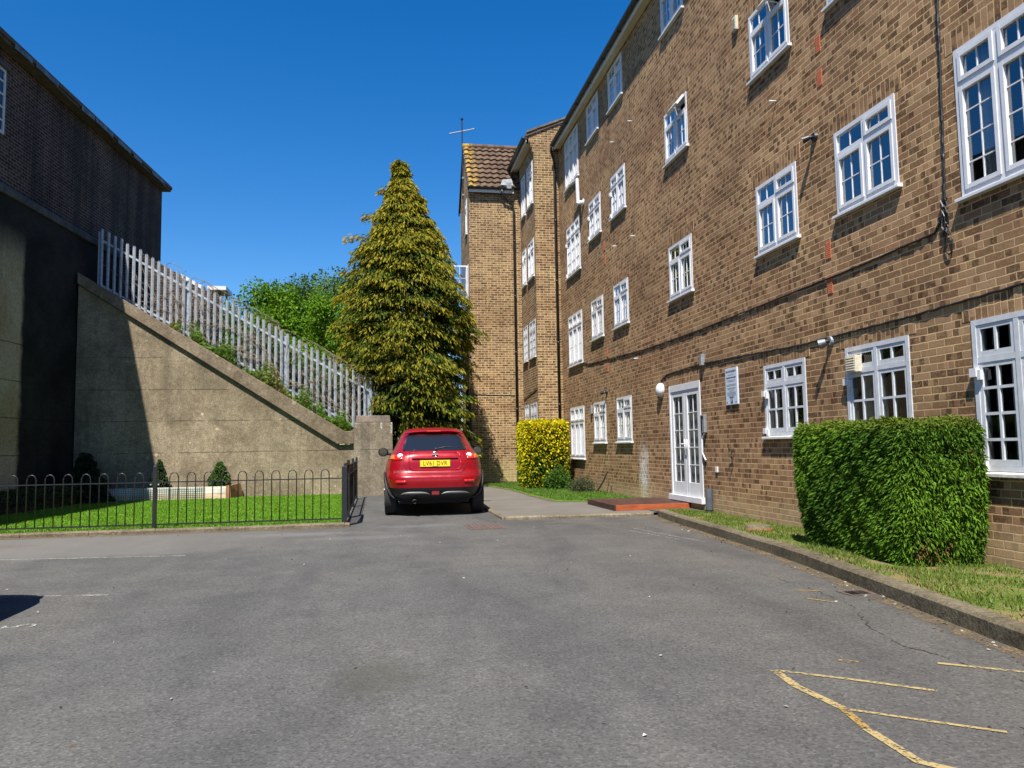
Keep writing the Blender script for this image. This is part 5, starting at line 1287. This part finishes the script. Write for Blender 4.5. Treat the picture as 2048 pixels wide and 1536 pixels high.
def small_conifer(name, loc, H, Rr, label, colA, colB, tier=False, seed=1, n=220):
    g = np.random.default_rng(seed); t = thing(name, loc, label, 'shrub')
    def e(h, az):
        f = h / H
        if tier: return Rr * (1 - f) * (1.0 + .35 * math.sin(f * 2 * math.pi * 5)) + .03
        return Rr * np.interp(f, [0, .15, .35, .7, 1], [.75, 1, .95, .5, .06])
    C, D, L, W, K = conifer_sprays(g, H, e, n, 22, Rr * .6, Rr * .45, Rr * .22, Rr * .12, lambda h, g: .2, lambda h: (0, 0), z0=.02)
    f = g.random((len(C), 1)); K = (1 - f) * np.array(colA) + f * np.array(colB)
    C = C + np.array(loc)
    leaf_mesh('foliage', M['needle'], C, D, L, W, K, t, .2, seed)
    m = MB(); m.cyl((loc[0], loc[1], loc[2] - .04), (loc[0], loc[1], loc[2] + H * .9), .02, 6, .005); m.build('trunk', M['bark'], t)
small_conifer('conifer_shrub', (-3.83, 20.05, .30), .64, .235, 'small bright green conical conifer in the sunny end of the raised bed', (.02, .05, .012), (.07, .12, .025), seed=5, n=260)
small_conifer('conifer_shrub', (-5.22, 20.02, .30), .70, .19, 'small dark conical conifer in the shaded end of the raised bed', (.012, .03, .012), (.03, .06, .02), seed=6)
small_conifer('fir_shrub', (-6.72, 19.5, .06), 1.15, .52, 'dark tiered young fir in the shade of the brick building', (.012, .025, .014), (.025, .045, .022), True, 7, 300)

def hedge(name, loc, label, box, n, L, W, colf, inset=.10, seed=3, bulge=.05, faces=('-x', '-y', '+y', 'z', '+x'), dbias=(-.4, -.3, -.25), under=None, mat='needle', core=True, lowcut=0):
    x0, x1, y0, y1, z0, z1 = box; g = np.random.default_rng(seed); t = thing(name, loc, label, 'hedge')
    areas = {'-x': (y1 - y0) * (z1 - z0), '+x': .5 * (y1 - y0) * (z1 - z0), '-y': (x1 - x0) * (z1 - z0), '+y': (x1 - x0) * (z1 - z0), 'z': (x1 - x0) * (y1 - y0)}
    tot = sum(areas[f] for f in faces); Cs = []; Ds = []
    nrm = {'-x': (-1, 0, 0), '+x': (1, 0, 0), '-y': (0, -1, 0), '+y': (0, 1, 0), 'z': (0, 0, 1)}
    for f in faces:
        k = int(n * areas[f] / tot); u = g.random(k); v = g.random(k); dep = g.random(k) ** 1.5 * .18
        nn = np.array(nrm[f], float)
        if f in ('-x', '+x'): P = np.stack([np.full(k, x0 if f == '-x' else x1), y0 + (y1 - y0) * u, z0 + (z1 - z0) * v], 1)
        elif f in ('-y', '+y'): P = np.stack([x0 + (x1 - x0) * u, np.full(k, y0 if f == '-y' else y1), z0 + (z1 - z0) * v], 1)
        else: P = np.stack([x0 + (x1 - x0) * u, y0 + (y1 - y0) * v, np.full(k, z1)], 1)
        lump = .55 * np.sin(P[:, 0] * 57 + P[:, 2] * 31) * np.sin(P[:, 1] * 49 - P[:, 2] * 61) + .5 * np.sin(P[:, 0] * 9 + P[:, 2] * 7) * np.sin(P[:, 1] * 8 - P[:, 2] * 5) + .5 * np.sin(P[:, 1] * 21 + P[:, 0] * 17 + 3 * P[:, 2]) * np.sin(P[:, 2] * 19)
        P = P + nn * (lump * bulge - dep)[:, None]
        Cs.append(P); Ds.append(nn * .8 + np.array(dbias) + g.normal(size=(k, 3)) * .42)
    C = np.concatenate(Cs); D = np.concatenate(Ds)
    # rounded edges: pull corners in
    cx, cy = (x0 + x1) / 2, (y0 + y1) / 2; qx = (C[:, 0] - cx) / ((x1 - x0) / 2); qy = (C[:, 1] - cy) / ((y1 - y0) / 2); qz = (C[:, 2] - z0) / (z1 - z0)
    nn = 9.0; rr = (np.abs(qx) ** nn + np.abs(qy) ** nn) ** (1 / nn); f = np.where(rr > 1, 1 / rr, 1.0)
    tk = 1 - .05 * np.clip((qz - .9) / .1, 0, 1) ** 2
    if lowcut: C[:, 0] += np.where(C[:, 0] < cx + .2, 1, 0) * lowcut * np.interp(C[:, 2], [z0, .32, .75], [1, .45, 0]) * np.interp(C[:, 1], [y0, y0 + .5, y1], [.15, .7, 1.1])
    if under is not None: tk = tk * np.interp(qz, [0, .12, .3, .5], [under, (1 + under) / 2, .985, 1])
    C[:, 0] = cx + (C[:, 0] - cx) * f * tk; C[:, 1] = cy + (C[:, 1] - cy) * f * tk
    K = colf(C, g)
    m_ = len(C)
    leaf_mesh('foliage', M[mat], C, D, L * (.6 + .8 * g.random(m_)), W * (.6 + .8 * g.random(m_)), K, t, .25, seed)
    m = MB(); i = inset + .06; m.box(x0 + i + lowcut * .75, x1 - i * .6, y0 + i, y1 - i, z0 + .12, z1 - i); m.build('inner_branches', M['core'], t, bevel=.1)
    m = MB()
    for k in range(14):
        xx = x0 + .25 + (x1 - x0 - .4) * g.random(); yy = y0 + .3 + (y1 - y0 - .6) * g.random()
        m.tube([(xx, yy, 0.02), (xx + g.normal() * .05, yy + g.normal() * .05, z0 + .3)], .022, 6, .012)
    m.build('stem', M['bark'], t)
    return t
def yew(C, g):
    f = np.clip(.5 + .25 * np.sin(C[:, 1] * 3 + C[:, 2] * 4) + g.normal(size=len(C)) * .22, 0, 1)[:, None]
    K = (1 - f) * np.array([.022, .060, .008]) + f * np.array([.118, .225, .018])
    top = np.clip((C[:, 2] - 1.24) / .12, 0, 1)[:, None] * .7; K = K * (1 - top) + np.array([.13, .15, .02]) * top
    br = ((np.abs(C[:, 2] - .22) < .09) & (np.abs(C[:, 0] - 4.75) < .2) & (C[:, 1] < 6.3) & (g.random(len(C)) < .3))[:, None]
    return np.where(br, np.array([.17, .085, .035]), K)
hedge('clipped_hedge', (4.85, 6.9, .06), 'dark green clipped box shaped yew hedge in front of the ground floor windows', (4.41, 5.32, 5.98, 7.72, .05, 1.335), 80000, .05, .013, yew, under=.9, lowcut=.08, seed=8, dbias=(-.35, .25, -.3), bulge=.05)
def golden(C, g):
    n = .5 + .5 * np.sin(C[:, 0] * 7 + C[:, 2] * 5) * np.sin(C[:, 2] * 8 - C[:, 0] * 4)
    green = np.clip(1.25 - C[:, 2] * .75, .05, .8) * .75
    y = (g.random(len(C)) > (green * .9 + .10 * n))[:, None]
    a = np.array([.58, .50, .012]) * (.7 + .5 * g.random((len(C), 1))); b_ = np.array([.045, .11, .012]) * (.7 + .6 * g.random((len(C), 1)))
    return np.where(y, a, b_)
hedge('golden_hedge', (4.5, 20.9, .05), 'bright yellow variegated clipped hedge beside the drainpipe', (3.9, 5.12, 20.35, 21.6, .10, 1.86), 16000, .075, .045, golden, seed=9, dbias=(0, 0, -.1), bulge=.065, mat='leaf', under=.9)

def bush(name, loc, label, rad, n, L, W, ca, cb, seed, mat='leaf', cat='shrub'):
    g = np.random.default_rng(seed); t = thing(name, loc, label, cat)
    cl = sph(26, g) * np.array(rad) * .75 * (g.random((26, 1)) ** .4); cl[:, 2] = np.abs(cl[:, 2])
    ix = g.integers(0, 26, n); off = sph(n, g) * (g.random((n, 1)) ** .5) * np.array(rad) * .38
    C = cl[ix] + off + np.array(loc); C[:, 2] = np.maximum(C[:, 2], loc[2] + .02)
    D = off + g.normal(size=(n, 3)) * .1 + np.array([0, 0, .05]); f = g.random((n, 1)); K = (1 - f) * np.array(ca) + f * np.array(cb)
    leaf_mesh('foliage', M[mat], C, D, L * (.6 + .8 * g.random(n)), W * (.6 + .8 * g.random(n)), K, t, .2, seed)
    m = MB()
    for c in cl: m.tube([loc, tuple(np.array(loc) + c * .5 + np.array([0, 0, .05])), tuple(np.array(loc) + c)], .012, 5, .004)
    m.build('stem', M['bark'], t); return t
bush('green_shrub', (4.72, 20.0, .05), 'leafy mid green shrub at the foot of the yellow hedge', (.42, .4, .62), 2600, .08, .04, (.035, .085, .012), (.085, .16, .025), 31)
bush('twiggy_shrub', (5.0, 18.7, .05), 'low grey green twiggy shrub against the wall under the far windows', (.38, .75, .42), 3800, .05, .016, (.035, .045, .022), (.10, .11, .055), 32)
t = thing('cut_stump', (5.28, 17.75, .05), 'bare brown cut branches leaning against the wall beside the far lawn', 'stump')
m = MB(); m.tube([(5.22, 18.25, .03), (5.30, 17.9, .3), (5.36, 17.65, .58)], .03, 7, .02); m.tube([(5.30, 17.9, .3), (5.27, 17.95, .5)], .018, 6, .012); m.build('branch', M['bark'], t)
m = MB(); m.tube([(5.36, 17.5, .02), (5.38, 17.45, .25)], .025, 6, .02); m.build('branch', M['bark'], t)

def deciduous(loc, H, rad, n, ca, cb, label, seed, shoots=0, ll=.10):
    g = np.random.default_rng(seed); t = thing('leafy_tree', loc, label, 'tree', 'trees behind the fence')
    nb = 70; az = g.random(nb) * 6.28; zz = .22 + .78 * g.random(nb) ** .8
    rr_ = np.sqrt(np.clip(1 - ((zz - .45) / .62) ** 2, .05, 1)) * (.55 + .5 * g.random(nb))
    cl = np.stack([rr_ * np.cos(az) * rad, rr_ * np.sin(az) * rad, zz * H * .94], 1)
    ix = g.integers(0, nb, n); off = sph(n, g) * (g.random((n, 1)) ** .45) * np.array([rad * .27, rad * .27, H * .085])
    C = cl[ix] + off; D = off * 2 + g.normal(size=(n, 3)) * .3 + np.array([0, 0, -.1])
    tone = g.random(nb)[ix][:, None] * .6 + g.random((n, 1)) * .4
    K = (1 - tone) * np.array(ca) + tone * np.array(cb)
    if shoots:
        for k in range(shoots):
            b0 = cl[g.integers(0, nb)].copy(); b0[2] = H * (.6 + .25 * g.random()); ln = .4 + .6 * g.random()
            dr = np.array([g.normal() * .35, g.normal() * .35, 1]); q = 60; s = g.random(q)
            C = np.concatenate([C, b0 + np.outer(s * ln, dr) + g.normal(size=(q, 3)) * .05]); D = np.concatenate([D, g.normal(size=(q, 3)) + np.array([0, 0, .6])])
            K = np.concatenate([K, np.tile(np.array(cb), (q, 1)) * (.7 + .5 * g.random((q, 1)))])
    n2 = len(C); C = C + np.array(loc)
    leaf_mesh('crown', M['leaf'], C, D, ll * (.6 + .8 * g.random(n2)), ll * .62 * (.6 + .8 * g.random(n2)), K, t, .2, seed)
    m = MB(); x, y, z = loc; m.tube([(x, y, z - .3), (x + .1, y, z + H * .3), (x, y + .05, z + H * .8)], .14, 8, .03)
    for c in cl[:40]: m.tube([(x + .05, y, z + H * .2 + .15 * c[2]), (x + c[0] * .5, y + c[1] * .5, z + c[2] * .75), (x + c[0], y + c[1], z + c[2])], .03, 5, .008)
    m.build('trunk', M['bark'], t); return t
BR = ((.07, .16, .012), (.165, .31, .022)); MD = ((.05, .10, .014), (.12, .20, .028))
deciduous((-3.7, 25.6, 1.2), 5.35, 1.6, 30000, *BR, 'bright green leafy tree at the left end of the row behind the palisade', 41, 9, .095)
deciduous((-1.35, 25.2, .8), 5.4, 1.6, 26000, *BR, 'bright green leafy tree next to the golden conifer, lower crown', 42, 4, .095)
deciduous((-1.7, 29.0, .8), 7.0, 2.3, 26000, *MD, 'darker green tree standing behind the bright leafy trees', 43, 8, .10)
deciduous((.9, 29.5, .2), 6.5, 2.2, 12000, *MD, 'dark green tree hidden mostly behind the golden conifer', 44, 6, .10)
deciduous((-3.4, 31.0, .8), 6.0, 2.3, 24000, *MD, 'dark green tree farthest back behind the palisade fence', 45, 6, .10)

# brambles, weeds and ivy: nobody could count these
def twigs(name, n, fn, r, mat, seed):
    g = random.Random(seed); m = MB()
    for k in range(n): m.tube(fn(g), r, 3)
    return tag(m.build(name, mat, None), kind='stuff')
M['dry'] = plain('dry_stems', (.22, .165, .115), .9, var=.35, scale=14)
def tw(g):
    x = g.uniform(-5.6, .2); y = 21.06 + g.uniform(.0, .35); y = 21.06 + abs(g.gauss(0, .22)); z = top(x) - 1.8 + g.uniform(0, .5); p = [(x, y, z)]
    d = [g.uniform(-.12, .12), g.uniform(-.04, .04), .22]
    for k in range(g.randint(4, 8)):
        d[0] += g.uniform(-.13, .13); d[1] += g.uniform(-.05, .05); d[2] += g.uniform(-.12, .07)
        x += d[0]; y = min(max(y + d[1], 20.93), 21.7); z = min(z + d[2], top(x) + .12); p.append((x, y, z))
    return p
tag(twigs('dry_bramble', 400, tw, .008, M['dry'], 12), 'tangle of dry brown bramble stems growing through the palisade fence', 'bramble')
g = np.random.default_rng(51)
n = 17000; x = -.7 - 4.5 * g.random(n) ** 1.1; yy = 20.40 + 1.0 * g.random(n) ** 1.2
keep = (np.sin(x * 4.1) + np.sin(x * 9.7 + 1) * .7 + g.normal(size=n) * .5) > -.5; x, yy = x[keep], yy[keep]; n = len(x)
z = 1.66 + .62 * (-.83 - x) - .02 + np.abs(g.normal(size=n)) * .15 * (1 + .8 * np.sin(x * 6.3)) + np.clip(yy - 20.6, 0, 1) * .2
z = np.where(x > -.83, 1.66 + np.abs(g.normal(size=n)) * .12, z)
f = g.random((n, 1)); K = (1 - f) * np.array([.055, .12, .014]) + f * np.array([.17, .27, .04]); dr = (np.sin(x * 2.3 + 1) + g.normal(size=n) * .6 > .9)[:, None]; K = np.where(dr, np.array([.24, .19, .09]), K)
tag(leaf_mesh('weeds', M['leaf'], np.stack([x, yy, z], 1), g.normal(size=(n, 3)) + np.array([0, -.4, .4]), .075 * (.5 + g.random(n)), .04 * (.5 + g.random(n)), K, None, .3, 5), 'green weeds and ivy spilling over the sloping coping', 'weeds', kind='stuff')
n = 9000; x = -4.6 + 4.9 * g.random(n); yy = 21.3 + 1.6 * g.random(n); z = np.array([emb_z(a) for a in x]) + .1 + 1.5 * g.random(n) ** 1.6
K = (1 - g.random((n, 1))) * np.array([.06, .11, .02]) + .02
tag(leaf_mesh('undergrowth', M['leaf'], np.stack([x, yy, z], 1), g.normal(size=(n, 3)), .08, .045, K, None, .3, 6), 'green undergrowth on the bank behind the palisade fence', 'undergrowth', kind='stuff')

# low clipped hedge along the shaded building
n = 9000; s = -6.2 + 5.6 * g.random(n); d = .06 + .85 * g.random(n); z = .08 + .36 * np.sqrt(g.random(n)) * np.where(d > .8, .8, 1)
P_ = np.array([LP(a, b_, c) for a, b_, c in zip(s, d, z)])
lh = thing('low_hedge', LP(-3.2, .5, .05), 'low dark clipped hedge in the shade along the foot of the left building', 'hedge')
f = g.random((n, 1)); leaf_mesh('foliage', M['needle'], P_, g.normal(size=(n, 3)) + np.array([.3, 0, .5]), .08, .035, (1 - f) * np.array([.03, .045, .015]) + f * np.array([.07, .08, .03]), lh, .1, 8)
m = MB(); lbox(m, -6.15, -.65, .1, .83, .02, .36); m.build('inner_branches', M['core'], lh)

# grass blades
def in_poly(px, py, poly):
    ins = np.zeros(len(px), bool); j = len(poly) - 1
    for i in range(len(poly)):
        xi, yi = poly[i][:2]; xj, yj = poly[j][:2]
        c = ((yi > py) != (yj > py)) & (px < (xj - xi) * (py - yi) / (yj - yi + 1e-12) + xi); ins ^= c; j = i
    return ins
def grass(name, poly, n, zf, h, wd, ca, cb, label, seed, dry=None):
    g = np.random.default_rng(seed); xs_ = [p[0] for p in poly]; ys_ = [p[1] for p in poly]
    x = min(xs_) + (max(xs_) - min(xs_)) * g.random(n); y = min(ys_) + (max(ys_) - min(ys_)) * g.random(n)
    k = in_poly(x, y, poly); x, y = x[k], y[k]
    cl = np.sin(x * 5.1 + 1) * np.sin(y * 4.3) + .6 * np.sin(x * 13 + y * 3) * np.sin(y * 11 - x * 2)
    if dry is not None:
        k = (cl + g.normal(size=len(x)) * .5) > dry; x, y, cl = x[k], y[k], cl[k]
    n = len(x); z = zf(x, y); f = np.clip(.5 + .22 * cl + g.normal(size=n) * .22, 0, 1)[:, None]
    K = (1 - f) * np.array(ca) + f * np.array(cb)
    st = (g.random(n) < .05)[:, None]; K = np.where(st, np.array([.22, .18, .06]), K)
    D = g.normal(size=(n, 3)) * .45; D[:, 2] = 1
    return tag(leaf_mesh(name, M['grass'], np.stack([x, y, z], 1), D, h * (.5 + g.random(n)), wd * (.6 + .8 * g.random(n)), K, None, .15, seed), label, 'grass', kind='stuff')
GA, GB = (.08, .20, .010), (.17, .34, .02)
grass('grass', [(-.55, 12.22), (-.55, 20.3), (-7.3, 20.3), (-8.4, 12.22)], 150000, lambda x, y: np.full(len(x), .045), .032, .009, GA, GB, 'short bright green grass of the fenced lawn', 61)
grass('grass', [(5.40, 15.12), (5.40, 22.1), (4.6, 24.5), (3.05, 24.5), (3.57, 20.2), (3.57, 17.5), (3.68, 15.68), (4.4, 15.2)], 26000, lambda x, y: np.full(len(x), .05), .05, .012, (.05, .12, .012), (.12, .2, .03), 'strip of green grass between the footpath and the far windows', 62, -1.1)
vp = [(a, c) for a, c in vb if c > .4] + [(5.41, .5), (5.41, 12.05)]
def vz(x, y):
    kx = np.interp(y, [p[1] for p in vb[::-1]], [p[0] for p in vb[::-1]]); return .104 - .064 * (x - kx) / (5.43 - kx)
grass('grass', vp, 75000, vz, .05, .008, (.06, .12, .014), (.17, .22, .04), 'patchy grass verge between the kerb and the brick wall', 63, -.15)

# leaf litter and paper scraps on the tarmac
rr = random.Random(17)
spots = [(2.05, 5.75, 'white scrap of paper on the tarmac, middle of the car park'), (2.62, 7.9, 'white scrap of paper on the tarmac near the faded yellow line by the kerb'), (1.05, 3.05, 'white fleck of paper low in the middle of the tarmac'), (-.62, 10.5, 'white scrap of paper on the tarmac left of the inspection cover')]
for x, y, lb_ in spots:
    m = MB(); a = rr.uniform(0, 3); s_ = .011
    m.add([(x + s_ * math.cos(a + k * 1.57) * rr.uniform(.6, 1.1), y + s_ * math.sin(a + k * 1.57) * rr.uniform(.6, 1.1), .006 + .006 * (k % 2)) for k in range(4)], [(0, 1, 2, 3)])
    o = m.build('paper_scrap', M['white_old'], None); sdf = o.modifiers.new('solidify', 'SOLIDIFY'); sdf.thickness = .002; tag(o, lb_, 'litter', 'paper scraps')
def litter(n, area, seed):
    g = np.random.default_rng(seed); x = area[0] + (area[1] - area[0]) * g.random(n); y = area[2] + (area[3] - area[2]) * g.random(n)
    K = np.where((g.random(n) < .3)[:, None], np.array([.4, .38, .34]), np.array([.16, .11, .07]))
    D = g.normal(size=(n, 3)); D[:, 2] *= .15
    return np.stack([x, y, np.full(n, .007)], 1), D, K
a = litter(130, (-5, 4, 2.5, 12), 1); c = litter(170, (3.2, 4.35, 3, 11), 2)
kx = np.interp(c[0][:, 1], [p[1] for p in KR[::-1]], [p[0] for p in KR[::-1]]); c[0][:, 0] = kx - .03 - .18 * np.random.default_rng(3).random(len(kx)) ** 1.5
tag(leaf_mesh('leaf_litter', M['leaf'], np.concatenate([a[0], c[0]]), np.concatenate([a[1], c[1]]), .028, .016, np.concatenate([a[2], c[2]]), None, 0, 4), 'scattered dry leaf bits and grit on the tarmac', 'leaf litter', kind='stuff')
